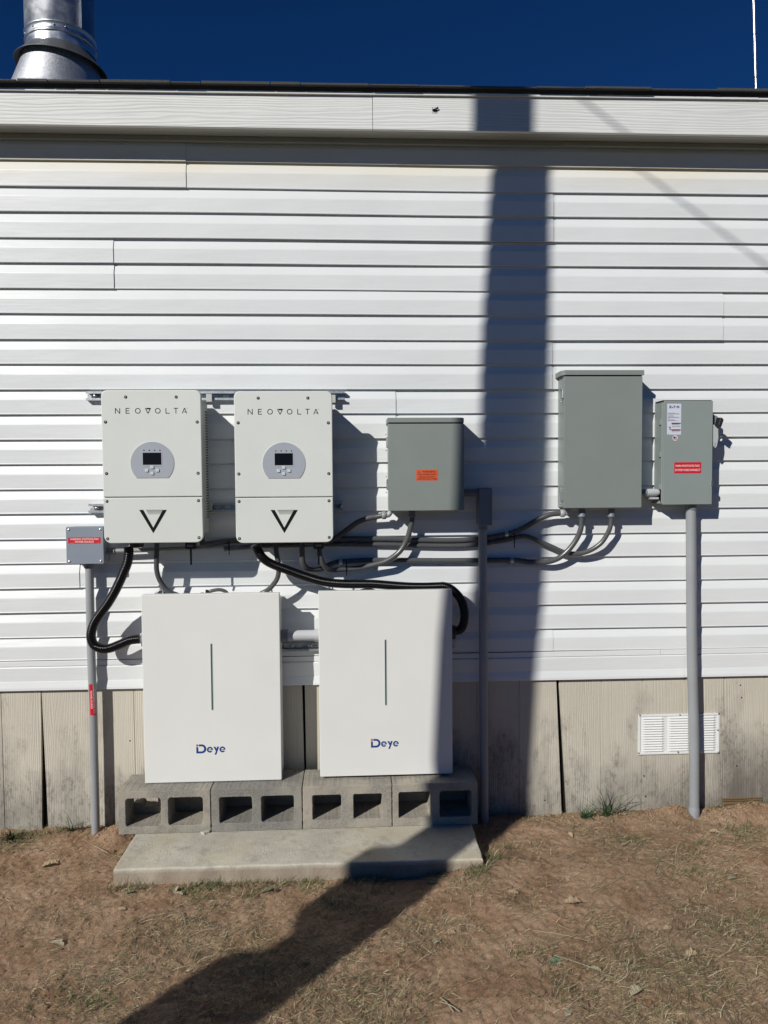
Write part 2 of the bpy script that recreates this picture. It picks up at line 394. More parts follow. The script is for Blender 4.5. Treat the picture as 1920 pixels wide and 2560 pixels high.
# ---- house
house = empty('house', (0, 0, 0), 'white vinyl sided mobile home with dark roof edge and weathered board skirting', 'house')
X0, X1 = -6.0, 7.5
Z0 = 3.050; CH = .1143
def butt(i): return Z0 - CH*i - (.0025 if i % 2 else 0)
def seamx(px, py): return at(px, py, -.014).x
seams = {0: seamx(463, 440), 2: seamx(1381, 550), 4: seamx(282, 660), 6: seamx(1805, 790), 8: seamx(1378, 945), 10: seamx(987, 1010), 12: seamx(577, 1160), 14: seamx(1362, 1270), 16: seamx(197, 1440)}
b = MB()
def course(b, x0, x1, zb, zt, proud, dy=0):
    h = zt-zb
    prof = [(.000, zb+.0025), (-.0160, zb), (-.0172, zb+.003), (-.0160, zb+.006), (-.0168, zb+h*.58), (-.0160, zb+h*.62), (-.0050, zb+h*.93), (-.0030, zt+.004)]
    n = max(2, int((x1-x0)/.15)); vs = []
    for i in range(n+1):
        x = x0+(x1-x0)*i/n
        wob = noise.noise(Vector((x*.9, zb*7, 0)))*.0022
        for (y, z_) in prof: vs.append((x, y-proud+dy+wob, z_+noise.noise(Vector((x*.8, zb*5, 5)))*.0030*(1 if z_ < zb+.01 else 0)))
    m_ = len(prof)
    b.add(vs, [[i*m_+k, (i+1)*m_+k, (i+1)*m_+k+1, i*m_+k+1] for i in range(n) for k in range(m_-1)])
    b.add([(x0, y-proud, z_) for y, z_ in prof]+[(x0, .002, zb+.004)], [list(range(m_+1))])
    b.add([(x1, y-proud, z_) for y, z_ in prof]+[(x1, .002, zb+.004)], [list(range(m_+1))[::-1]])
for i in range(-1, 20):
    zt = butt(i-1) if i > -1 else butt(-1)+.114
    sx = seams.get(i - (i % 2)) if i >= 0 else None
    if i == -1: course(b, X0, X1, butt(i), zt, 0)
    elif sx is None: 
        xr = random.choice([-3.1, 3.4]); course(b, X0, xr, butt(i), zt, .0016); course(b, xr, X1, butt(i), zt, 0)
    else:
        course(b, X0, sx+.004, butt(i), zt, .0038, 0); course(b, sx, X1, butt(i), zt, 0)
# last course, joint strip and starter course
sx = at(1380, 1600, -.014).x
course(b, X0, sx+.004, .768, butt(19), .0022); course(b, sx, X1, .768, butt(19), 0)
b.box(X0, at(1651, 1625, -.02).x, -.020, 0, .741, .7655, .0015); b.box(at(1651, 1625, -.02).x+.002, X1, -.0185, 0, .741, .7655, .0015)
prof = [(-.004, .634), (-.024, .630), (-.024, .640), (-.0195, .668), (-.0185, .672), (-.0215, .735), (-.019, .7395), (-.004, .7395)]
for x0, x1, pr in ((X0, at(1710, 1660, -.02).x, .002), (at(1710, 1660, -.02).x-.001, X1, 0)):
    b.add([(x, y-pr, z_) for x in (x0, x1) for y, z_ in prof], [[k, 8+k, 9+k, k+1] for k in range(7)])
    b.add([(x1, y-pr, z_) for y, z_ in prof], [list(range(8))[::-1]])
b.build('siding', m_siding, house)
b = MB(); b.box(X0, X1, .004, .12, .62, 3.3); b.build('wall', m_dark, house)
b = MB(); b.box(X0, X1, .012, .05, -.3, .63); b.build('crawl_space_dark_sheet', m_dark, house)  # black sheet, its colour stands in for the darkness behind the skirting gaps
# skirting panels: outlines slightly out of plumb with gaps between them
def panel(px0t, px0b, px1t, px1b, y0, zb=-.12, name='skirting_panel', lab=None):
    def X(p, row, y): return p if abs(p) < 10 else at(p, row, y).x
    zt = .636
    xs = [X(px0b, 2040, y0), X(px1b, 2040, y0), X(px1t, 1710, y0), X(px0t, 1710, y0)]
    b = MB(); xg = xs[0]; cuts = []
    gx = math.ceil((min(xs)+.05)/.203)*.203
    # front face split at the shallow grooves
    edges_t = [xs[3]]; edges_b = [xs[0]]
    while gx < min(xs[1], xs[2])-.05: edges_t.append(gx); edges_b.append(gx); gx += .203
    edges_t.append(xs[2]); edges_b.append(xs[1])
    for i in range(len(edges_t)-1):
        g0 = .003 if i > 0 else 0; g1 = .003 if i < len(edges_t)-2 else 0
        q4 = [(edges_b[i]+g0, zb), (edges_b[i+1]-g1, zb), (edges_t[i+1]-g1, zt), (edges_t[i]+g0, zt)]
        vs = [(x, y0, z_) for x, z_ in q4]+[(x, .010, z_) for x, z_ in q4]
        b.add(vs, [[0, 1, 2, 3], [1, 5, 6, 2], [4, 0, 3, 7], [3, 2, 6, 7], [0, 4, 5, 1]])
        if g1: b.add([(edges_b[i+1]-.004, y0+.0022, zb), (edges_b[i+1]+.004, y0+.0022, zb), (edges_t[i+1]+.004, y0+.0022, zt), (edges_t[i+1]-.004, y0+.0022, zt)], [[0, 1, 2, 3]])
    o = b.build(name, m_skirt, house)
    if lab: o['label'] = lab
panel(-6.0, -6.0, 101.5, 103, -.006)
panel(103.5, 121, 755, 764, -.004)
panel(762, 768, 1390, 1406, -.008)
panel(1397, 1417, 7.5, 7.5, -.003, -.045)
for px, py in ((1362, 2001), (1614, 1991), (1851, 1713), (1854, 1744), (325, 1852), (1610, 1940), (1842, 1915), (480, 1890)):
    p = at(px, py, -.0088 if px in (1362,) else -.0048); MB().lathe((p.x, p.y, p.z), [(.0034, .001), (.0034, -.0004), (.0001, -.0004)], 8, 'y').build('nail_hole', m_dark, house)
# foundation vent
vx0, vx1, vz1, vz0 = at(1596, 1835, -.01).x, at(1799, 1835, -.01).x, at(1700, 1785, -.01).z, at(1700, 1885, -.01).z
b = MB(); vw = vx1-vx0
t = .010
b.box(vx0, vx1, -.010, -.0035, vz0, vz0+t, .0015); b.box(vx0, vx1, -.010, -.0035, vz1-t, vz1, .0015)
b.box(vx0, vx0+t, -.0097, -.0035, vz0+t, vz1-t); b.box(vx1-t, vx1, -.0097, -.0035, vz0+t, vz1-t)
b.box(vx0+t, vx1-t, -.0065, -.0040, vz0+t, vz1-t)
vent = b.build('foundation_vent', m_trim, house); vent['label'] = 'white louvred foundation vent behind the tall right conduit'
b = MB(); nl = 14; lz0, lz1 = vz0+.014, vz1-.012; st = (lz1-lz0)/nl
wcol = (vw-.028-.03)/3
for k in range(3):
    lx0 = vx0+.016+k*(wcol+.013); lx1 = lx0+wcol
    for j in range(nl):
        zb = lz0+j*st
        vs = []
        for tt in range(9):
            u = tt/8; x = lx0+(lx1-lx0)*u; e = min(1, min(u, 1-u)*9)**.5
            vs += [(x, -.0066, zb+st*.95), (x, -.0066-.0065*e, zb+st*.32), (x, -.0066-.0060*e, zb+st*.22), (x, -.0070, zb+st*.18)]
        b.add(vs, [[i*4+k2, (i+1)*4+k2, (i+1)*4+k2+1, i*4+k2+1] for i in range(8) for k2 in range(3)])
b.build('louvres', m_trim, vent)
for (px, py) in ((1600, 1788), (1700, 1787), (1797, 1784), (1795, 1825), (1597, 1883), (1695.5, 1881), (1796, 1881)):
    p = at(px, py, -.011); MB().lathe(p, [(.0042, .003), (.0042, -.001), (.002, -.0025), (0.0003, -.0025)], 10, 'y').build('screw', m_screw, vent)
# eave
FY = -.14
zf0, zf1 = 3.150, 3.286
sxf = at(932, 280, FY).x
b = MB(); b.box(X0, sxf-.001, FY, FY+.02, zf0, zf1, .0015); b.build('fascia_board', m_fascia, house)
b = MB(); b.box(sxf+.001, X1, FY-.0012, FY+.019, zf0, zf1+.001, .0015); b.build('fascia_board', m_fascia, house)
b = MB()
b.box(X0, X1, -.1195, -.004, 3.160, 3.168)
b.box(X0, X1, -.1195, -.100, 3.150, 3.1595)
b.box(X0, at(1410, 350, -.05).x, -.034, -.003, 3.136, 3.1595, .002); b.box(at(1410, 350, -.05).x+.001, X1, -.036, -.003, 3.138, 3.1595, .002)
b.build('soffit', m_soffit, house)
# drip edge: white lip, dark metal face with a ragged lower edge
b = MB(); js = [X0, at(188, 225, -.15).x, at(1896, 250, -.15).x, X1]
for i, (a, c) in enumerate(zip(js, js[1:])): b.box(a, c-.001, -.150-.0012*(i % 2), -.125, 3.2875, 3.3005, .001)
b.build('drip_edge', m_trim, house)
b = MB(); n = 900; vs = []
for i in range(n+1):
    x = X0+(X1-X0)*i/n; jag = .0022*noise.noise(Vector((x*14, 0, 0)))+.0012*noise.noise(Vector((x*60, 3, 0)))-.003*max(0, noise.noise(Vector((x*1.5, 9, 0))))
    zt = 3.312
    vs += [(x, -.1500, 3.2985+jag), (x, -.1535, 3.2985+jag), (x, -.160, zt), (x, -.10, zt+.004)]
b.add(vs, [[i*4+k, (i+1)*4+k, (i+1)*4+k+1, i*4+k+1] for i in range(n) for k in range(3)])
b.build('roof_edge_metal', m_drip, house)
def roof_z(y): return 3.316+(y+.16)*.25
b = MB()
b.add([(X0, -.165, roof_z(-.165)), (X1, -.165, roof_z(-.165)), (X1, 4.0, roof_z(4)), (X0, 4.0, roof_z(4)), (X0, 8.2, roof_z(-.2)), (X1, 8.2, roof_z(-.2))], [[0, 1, 2, 3], [3, 2, 5, 4]])
x = X0
while x < X1:      # ragged tabs of the starter course
    L = random.choice([.13, .17, .22, .3]); t_ = random.choice([.003, .006, .0085]); dy = random.uniform(.0, .008)
    b.box(x, min(x+L-.004, X1), -.172-dy, .05, roof_z(-.16)-.003, roof_z(-.16)+t_, .001); x += L
b.build('roof', m_shingle, house)
b = MB(); b.box(X0, X0+.1, .05, 8, 0, 3.2); b.box(X1-.1, X1, .05, 8, 0, 3.2); b.box(X0+.1, X1-.1, 7.9, 8, 0, 3.2); b.build('outer_wall', m_siding, house)

for o in kids(house):          # the roof edge runs very slightly out of level
    if o.name.split('.')[0] in ('fascia_board', 'drip_edge', 'roof_edge_metal', 'roof'):
        for v in o.data.vertices:
            if v.co.z > 3.2: v.co.z += .0052*(v.co.x+1.48)
# ---- flue on the roof
fc = at(154, 172, .36); fx, fy = fc.x, .36
zc0 = fc.z
def tiltv(b):
    T = Matrix.Translation((fx, fy, zc0))@Matrix.Rotation(.075, 4, 'Y')@Matrix.Translation((-fx, -fy, -zc0)); b.v = [tuple(T@Vector(v)) for v in b.v]
b = MB(); R = .163
def dentring(z0, z1, r, n=64, rows=8, amp=0):
    vs = []
    for j in range(rows+1):
        for k in range(n):
            t = 2*PI*k/n; z_ = z0+(z1-z0)*j/rows
            rr_ = r+amp*noise.noise(Vector((math.cos(t)*2.5, math.sin(t)*2.5, z_*14)))
            vs.append((fx+rr_*math.cos(t), fy+rr_*math.sin(t), z_))
    return vs, [[j*n+k, j*n+(k+1) % n, (j+1)*n+(k+1) % n, (j+1)*n+k] for j in range(rows) for k in range(n)]
b.lathe((fx, fy, zc0), [(R-.004, -.10), (R-.004, .02), (R-.003, .030)], 64, cap=False)
b.add(*dentring(zc0+.028, zc0+.095, R-.002, amp=.010), True)
b.lathe((fx, fy, zc0), [(R-.003, .092), (R+.004, .096), (R+.004, .102), (R, .106), (R, .132), (R+.004, .136), (R+.005, .140), (R+.001, .144), (R+.001, .9)], 64, cap=False)
pipe = b.build('flue_pipe', m_flue, house); pipe['label'] = 'shiny round metal flue pipe rising from the left of the roof'
b = MB(); b.lathe((fx, fy, zc0), [(R-.001, .062), (R+.006, .048), (R+.050, -.002), (R+.053, -.004), (R+.051, -.007), (R+.002, .030)], 64, cap=False); tiltv(b); b.build('storm_collar', m_collar, pipe)
b = MB(); b.lathe((fx, fy, zc0), [(R+.012, .024), (R+.016, .012), (R+.028, -.030), (R+.066, -.155), (R+.090, -.24), (R+.14, -.26)], 64, cap=False); tiltv(b); b.build('flashing_cone', m_galv, pipe)
for a in (-150, -118, -80, -62, -30, 20, 70, 130):
    t = math.radians(a); p = Vector((fx+(R+.0005)*math.cos(t), fy+(R+.0005)*math.sin(t), zc0+.120))
    MB().lathe(p, [(.0001, -.004), (.004, -.003), (.004, .003), (.0001, .004)], 8).build('rivet', m_screw, pipe)
b = MB(); t = math.radians(-35); b.box(-.0022, .0022, -.002, .002, zc0+.144, zc0+.9, rot=Matrix.Translation((fx+(R+.002)*math.cos(t), fy+(R+.002)*math.sin(t), 0))@Matrix.Rotation(t, 4, 'Z')); b.build('pipe_seam', m_flue, pipe)

# ---- mast
mp_ = at(1891, 260, .55); mq = at(1884, 0, .55)
d = (mq-mp_)
def ml(t): return mp_+d*t
mast = empty('antenna_mast', ml(-.05), 'thin bright metal antenna mast rising from the far right of the roof', 'mast')
b = MB(); b.tube([ml(-.3), ml(.26)], .0068, 12).tube([ml(.26), ml(3.0)], .0092, 12).build('mast_tube', m_mast, mast)
for t in (.26, .67): MB().tube([ml(t-.006), ml(t+.008)], .0105, 12).build('joint_ring', m_screw, mast)

# ---- utility pole behind the camera to the left, casting the broad shadow, with meter boxes and guy wire
rings = [(0, -2.10, .125), (1.2, -2.11, .122), (2.4, -2.142, .116), (2.75, -2.165, .124), (3.3, -2.135, .125), (3.65, -2.103, .122), (4.0, -2.08, .121), (4.3, -2.071, .12), (4.66, -2.065, .12), (5.18, -2.052, .113), (5.67, -2.040, .100), (6.3, -2.03, .10), (7.6, -2.0, .095)]
pole = empty('utility_pole', (-2.1, -3.3, 0), 'round weathered wooden utility pole whose long shadow crosses the white wall', 'pole')
MB().tube([(x, -3.3, z_-.3 if z_ == 0 else z_) for z_, x, r in rings], [r+.005 for z_, x, r in rings], 28).build('pole_shaft', m_wood, pole)
mb = empty('meter_box', (-2.27, -3.3, 1.96), 'small grey meter box fixed high on the wooden pole', 'meter box')
MB().box(-2.355, -2.165, -3.38, -3.22, 1.935, 2.29, .02, 3).build('enclosure_body', m_box, mb)
MB().lathe((-2.26, -3.38, 2.16), [(.075, 0), (.075, -.03), (.06, -.05), (.01, -.055)], 24, 'y').build('meter_socket', m_galv, mb)
pb = empty('service_panel', (-2.19, -3.3, .9), 'large grey service panel fixed low on the wooden pole', 'electrical panel')
MB().box(-2.345, -2.035, -3.38, -3.22, .85, 1.765, .01, 2).build('enclosure_body', m_box, pb)
MB().box(-2.335, -2.045, -3.388, -3.381, .88, 1.735, .002, 2).build('door', m_box, pb)
ob = empty('outlet_box', (-1.96, -3.3, 1.2), 'small grey outlet box on the right side of the wooden pole', 'outlet box')
MB().box(-2.02, -1.92, -3.35, -3.25, 1.15, 1.48, .008, 2).build('enclosure_body', m_box, ob)
MB().box(-1.919, -1.912, -3.34, -3.26, 1.2, 1.4, .002).build('cover_flap', m_pvc, ob)
gw = MB(); g0 = Vector((-2.04, -3.3, 6.08)); gd = Vector((1, -.5, -.637)); gw.tube([g0+gd*(k*.5) for k in range(0, 20)], .0055, 8)
tag(gw.build('guy_wire', m_strut), 'taut steel guy wire running down from the top of the wooden pole', 'wire')

# ================================================================== CONCRETE
def edge_jit(P, a, step=.006):
    out = []
    n = len(P)
    for i in range(n):
        p, r = Vector(P[i]), Vector(P[(i+1) % n]); L = (r-p).length; k = max(1, int(L/step))
        for j in range(k):
            v = p.lerp(r, j/k); nn = Vector((-(r-p).y, (r-p).x)).normalized()
            out.append(tuple(v+nn*a*(noise.noise(Vector((v.x*90, v.y*90, 2)))+.6*noise.noise(Vector((v.x*260, v.y*260, 9))))))
    return out
pc = [(atz(290, 2160, .052).x, -.552), (atz(1207, 2141, .052).x, -.560), (.548, -.02), (-.952, -.02)]
b = MB(); pj_ = [(x+.004*noise.noise(Vector((x*9, y*9, 1))), y+.005*noise.noise(Vector((x*9, y*9, 6)))) for x, y in edge_jit(pc, .0010, .02)]
b.slab([pj_], -.06, .047, .007, 'z', 3)
b.build('tmp', None)
pad = bpy.data.objects['tmp']; pad.name = 'concrete_pad'; pad.data.materials.clear(); pad.data.materials.append(m_conc)
tag(pad, 'pale cast concrete pad on the soil under the row of hollow blocks', 'concrete pad')
BX = [-1.022, -.618, -.216, .183, .569]; BY0, BY1, BZ0, BZ1 = -.260, -.066, .048, .240
blocks = []
blab = ['leftmost hollow concrete block, its back broken so the wall shows through', 'second hollow concrete block from the left under the left battery',
        'third hollow concrete block from the left, dark and coarse grained', 'rightmost hollow concrete block, half in the pole shadow']
for i in range(4):
    x0, x1 = BX[i]+.0015, BX[i+1]-.0025; wd = x1-x0
    cz = (BZ0+BZ1)/2; cx = (x0+x1)/2
    hw, hh = .150, .124
    dxs = .092
    b = MB()
    outer = edge_jit([(x0, BZ0), (x1, BZ0), (x1, BZ1), (x0, BZ1)], .0016)
    holes = []
    for sgn in (-1, 1):
        h_ = rr(cx+sgn*dxs, cz+random.uniform(-.001, .001), hw+random.uniform(-.006, .004), hh+random.uniform(-.004, .003), .014, 4)
        if i == 3 or i == 1: h_ = rr(cx+sgn*dxs, cz, hw-.006, hh-.006, .010, 3)
        if i == 2: h_ = rr(cx+sgn*(dxs-.001), cz, .128, .112, .007, 3)
        holes.append(edge_jit(h_, .0011, .005))
    b.slab([outer]+holes, BY0, BY1 if i else -.125, .0022, 'y', 2)
    if i == 0:   # broken at the back: only the lower part, the top shell and the right core remain there
        z1b = BZ0+.072
        b.slab([edge_jit([(x0+.003, BZ0+.002), (x0+.20, BZ0+.002), (x0+.20, z1b+.07), (x0+.185, z1b+.012), (x0+.17, z1b), (x0+.12, z1b-.012), (x0+.075, z1b-.008), (x0+.064, z1b+.006), (x0+.030, z1b+.01), (x0+.003, z1b-.01)], .003, .006)], -.124, BY1, .001)
        b.slab([edge_jit([(x0+.005, BZ1-.034), (x1, BZ1-.034), (x1, BZ1-.0015), (x0+.005, BZ1-.0015)], .001, .008)], -.124, BY1, .001)
        b.slab([edge_jit([(x0+.202, BZ0+.002), (x1-.002, BZ0+.002), (x1-.002, BZ1-.036), (x0+.202, BZ1-.036)], .001, .008)], -.09, BY1, .001)
    else:        # closed shell at the back of the cores
        b.box(x0+.004, x1-.004, BY1-.022, BY1-.002, BZ0+.01, BZ1-.01)
    o = b.build('concrete_block', m_block); tag(o, blab[i], 'concrete block', 'hollow concrete blocks in a row on the pad'); blocks.append(o)
b = MB(); p = atz(515, 2080, .052); b.slab([edge_jit([(p.x-.022, p.y-.004), (p.x-.004, p.y-.018), (p.x+.016, p.y-.002), (p.x+.01, p.y+.012), (p.x-.012, p.y+.012)], .002, .004)], .047, .056, .001, 'z')
tag(b.build('concrete_chip', m_conc), 'small broken concrete chip between the two left blocks', 'concrete chip')

# ================================================================== STRUT CHANNELS
def strut(name, x0, x1, zc, y0, y1, label, h=.041):
    e = empty(name, (x0, 0, zc-h/2), label, 'metal rail', 'slotted metal rails fixed to the wall')
    b = MB(); z0, z1 = zc-h/2, zc+h/2; t = .0025
    b.box(x0, x1, y1-t, y1, z0+t+.0003, z1-t-.0003)
    b.box(x0, x1, y0, y1, z1-t, z1); b.box(x0, x1, y0, y1, z0, z0+t)
    b.box(x0, x1, y0, y0+t, z1-t-.008, z1-t-.0002); b.box(x0, x1, y0, y0+t, z0+t+.0002, z0+t+.008)
    b.build('channel', m_strut, e)
    s_ = MB(); x = x0+.03
    while x < x1-.03:
        s_.slab([rr(x, zc, .028, .013, .0064, 5)], y1-t-.0014, y1-t-.0004); x += .05
    s_.build('slots', m_trim, e); return e
u1 = strut('strut_channel', at(214, 990, -.045).x, at(862, 990, -.045).x, at(560, 989, -.045).z, -.045, -.018, 'upper slotted metal rail sticking out behind the two white inverters')
u2 = strut('strut_channel', at(221, 1270, -.045).x, at(856, 1270, -.045).x, at(560, 1268, -.045).z, -.045, -.018, 'middle slotted metal rail behind the lower covers of the inverters')
u3 = strut('strut_channel', at(380, 1618, -.045).x, at(1137, 1615, -.045).x, at(755, 1617, -.045).z, -.045, -.022, 'lowest slotted metal rail behind the two batteries')
for px in (725, 783):
    p = at(px, 1613, -.052); br = MB(); br.slab([rr(p.x, p.z, .050, .019, .004), rr(p.x, p.z, .036, .009, .0042)], -.054, -.047, .0005)
    br.lathe((p.x+.010*(1 if px < 750 else -1), -.05, p.z), [(.006, .004), (.006, -.005), (.001, -.006)], 6, 'y')
    br.build('slotted_bracket', m_strut, u3)
for (px, py, e) in ((238, 990, u1), (852, 1267, u2), (242, 1270, u2)):
    p = at(px, py, -.03); MB().lathe(p, [(.012, .006), (.012, 0), (.0085, -.001), (.0085, -.009), (.001, -.010)], 6, 'y').build('bolt', m_zinc, e)

# ================================================================== INVERTERS
IX0, IX1, IZ0, IZ1 = -1.055, -.631, 1.330, 1.989
inv = empty('inverter', ((IX0+IX1)/2, 0, IZ0), 'left white wall inverter with brand lettering, display and vent slots on its side', 'inverter', 'white wall mounted inverters')
icx = (IX0+IX1)/2; iw = IX1-IX0
YF = -.252
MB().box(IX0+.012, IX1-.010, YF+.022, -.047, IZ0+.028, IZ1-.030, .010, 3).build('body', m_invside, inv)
def P2(zx, zy): return at(180+zx/2.304, 940+zy/2.304, YF)
zs = P2(463, 698).z
r0 = .026
MB().slab([rr(icx, (zs+.0012+IZ1)/2, iw, IZ1-zs-.0012, r0, 8, .002)], YF, YF+.024, .004, seg=4).build('front_cover', m_inv, inv)
MB().slab([rr(icx, (zs-.0012+IZ0)/2, iw, zs-.0012-IZ0, .002, 8, .032)], YF-.0006, YF+.024, .004, seg=4).build('wiring_cover', m_inv, inv)
MB().box(IX0+.006, IX1-.006, YF+.006, YF+.023, zs-.004, zs+.004).build('cover_gap', m_gasket, inv)
for (zx, zy) in ((309, 121), (600, 121), (193, 265), (721, 265), (199, 562), (726, 560), (202, 722), (729, 718), (206, 938), (732, 931)):
    p = P2(zx, zy); s1 = MB().lathe((p.x, YF, p.z), [(.0068, .001), (.0068, -.0008), (.0052, -.0012), (.0001, -.0012)], 14, 'y').build('screw_recess', m_blackm, inv)
    MB().lathe((p.x+.0008, YF-.0012, p.z-.0006), [(.0032, 0), (.0028, -.0022), (.0001, -.0026)], 10, 'y').build('screw_head', m_screw, s1)
# display
pc_ = P2(463, 502); rad = 125/2.304/ (F/ (D+YF))  # metres
rad = (P2(588, 502).x-P2(338, 502).x)/2
out = []; zb_ = P2(463, 587).z-pc_.z; a0 = math.asin(zb_/rad)
for k in range(49):
    t = a0 + (PI-2*a0)*k/48; out.append((pc_.x+rad*math.cos(t), pc_.z+rad*math.sin(t)))
lipo = [(pc_.x+(x-pc_.x)*1.018, pc_.z+(z_-pc_.z)*1.018) for x, z_ in out]
lip = MB().slab([lipo], YF-.0015, YF+.001, .0006).build('display_bezel', m_inv, inv)
dp = MB().slab([out], YF-.0024, YF+.001, .0004).build('display_panel', m_panel, inv)
a, c = P2(408, 442), P2(516, 511)
MB().slab([rr((a.x+c.x)/2, (a.z+c.z)/2-.0005, c.x-a.x+.010, a.z-c.z+.014, .005)], YF-.0029, YF-.002, .0002).build('screen_frame', m_panel, dp)
MB().box(a.x, c.x, YF-.0036, YF-.002, c.z, a.z, .0004).build('screen', m_screen, dp)
for zx in (415, 446, 476, 507):
    p = P2(zx, 428); MB().lathe((p.x, YF-.0024, p.z), [(.0026, 0), (.0026, -.0010), (.0001, -.0012)], 10, 'y').build('indicator', m_ink, dp)
for (zx, zy) in ((463, 525), (432, 544), (494, 544), (463, 561)):
    p = P2(zx, zy); MB().slab([rr(p.x, p.z, .0145, .0130, .003)], YF-.0062, YF-.002, .0014).build('button', m_button, dp)
# brand lettering NEOVOLTA drawn as strokes
b = MB(); z1_, z0_ = P2(400, 185).z, P2(400, 216).z; hL = z1_-z0_; sw = .0031; yy = YF
def LX(zx): return P2(zx, 200).x
def let(x0, x1, segs):
    for sg in segs: b.stroke([(x0+(x1-x0)*u, z0_+hL*v) for u, v in sg], sw, yy)
b_arc = lambda cx, rx: [[(0, 0)]]
let(LX(250), LX(275), [[(0, 0), (0, 1)], [(0, 1), (1, 0)], [(1, 0), (1, 1)]])
let(LX(311), LX(331), [[(0, 0), (0, 1)], [(0, .96), (1, .96)], [(0, .5), (.9, .5)], [(0, .04), (1, .04)]])
for cx_ in (379, 494):
    X = LX(cx_); rO = hL/2*1.03; zc = (z0_+z1_)/2
    b.add([(X+(rO if k % 2 == 0 else rO-sw)*math.cos(2*PI*(k//2)/32), yy-.0004, zc+(rO if k % 2 == 0 else rO-sw)*math.sin(2*PI*(k//2)/32)) for k in range(64)],
          [[2*k, (2*k+2) % 64, (2*k+3) % 64, 2*k+1] for k in range(32)])
let(LX(422), LX(453), [[(0, 1), (.5, 0)], [(.5, 0), (1, 1)], [(.18, .97), (.98, .97)], [(.24, .84), (.9, .84)]])
let(LX(541), LX(562), [[(0, 1), (0, 0)], [(0, .04), (1, .04)]])
let(LX(586), LX(611), [[(0, .96), (1, .96)], [(.5, 1), (.5, 0)]])
let(LX(635), LX(661), [[(0, 0), (.5, 1)], [(.5, 1), (1, 0)], [(.42, .27), (.86, .27)]])
b.text('TM', LX(663), z1_-.001, yy, .0045)
b.build('brand_lettering', m_ink, inv)
# V emblem
a, c, ap = P2(387, 771), P2(547, 771), P2(469, 906)
b = MB(); y_ = YF-.001
tw = (P2(411, 771).x-P2(387, 771).x)
ip = (ap.x, ap.z+(P2(469, 873).z-ap.z))
b.add([(a.x, y_, a.z), (ap.x, y_, ap.z), (ap.x, y_, ip[1]), (a.x+tw, y_, a.z)], [[0, 1, 2, 3]])
b.add([(c.x, y_, c.z), (c.x-tw, y_, c.z), (ap.x, y_, ip[1]), (ap.x, y_, ap.z)], [[0, 1, 2, 3]])
for k in range(5):
    zt = a.z-.0018-k*.0041; xa = P2(427, 771).x+k*.0022
    b.stroke([(xa, zt), (P2(530, 771).x-k*.0021, zt)], .0020-.0002*k, YF-.0004)
b.build('emblem', m_ink, inv)
# side vents
b = MB()
for j in range(40):
    zz = 1.905-j*.0122
    for k in range(3): b.box(IX1-.0102, IX1-.0094, -.112+k*.019, -.112+k*.019+.012, zz, zz+.0062)
b.build('side_vent_slots', m_dark, inv)
# mounting ears and underside
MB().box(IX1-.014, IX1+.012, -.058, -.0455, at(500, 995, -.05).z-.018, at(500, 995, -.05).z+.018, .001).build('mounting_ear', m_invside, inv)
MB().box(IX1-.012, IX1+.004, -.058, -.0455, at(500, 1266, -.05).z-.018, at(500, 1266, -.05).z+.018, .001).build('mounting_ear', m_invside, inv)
b = MB()
for xx, r_ in ((IX0+.115, .030),): b.lathe((xx, -.17, IZ0-.026), [(r_*.85, 0), (r_, .004), (r_, .03), (r_*1.02, .056)], 20)
b.build('cable_gland', m_blackm, inv)
for xx, r_ in ((IX0+.205, .014), (IX0+.28, .013), (IX0+.32, .016), (IX0+.395, .013)):
    MB().lathe((xx, -.14, IZ0-.010), [(r_*.8, 0), (r_, .004), (r_, .04)], 16).build('cable_gland', m_blackm, inv)
dg_ = P2(652, 1000)
lg = MB().box(IX0+.333, IX0+.378, -.20, -.165, IZ0-.034, IZ0+.03, .003).build('data_logger', m_blackm, inv)
MB().tube([(IX0+.356, -.19, IZ0-.034), (IX0+.356, -.19, IZ0-.105)], [.0048, .0042], 10).build('stub_antenna', m_black, lg)
MB().box(IX0+.341, IX0+.369, -.2008, -.2003, IZ0-.024, IZ0-.014).build('logger_label', m_greyink, lg)
inv2 = copy_tree(inv)
inv2.location = (inv.location.x + (-.2785-icx), 0, inv.location.z - .0055)
inv2['label'] = 'right white wall inverter with brand lettering, display and two curved grey conduits beneath'
# second inverter: data logger sits further left between its two conduits

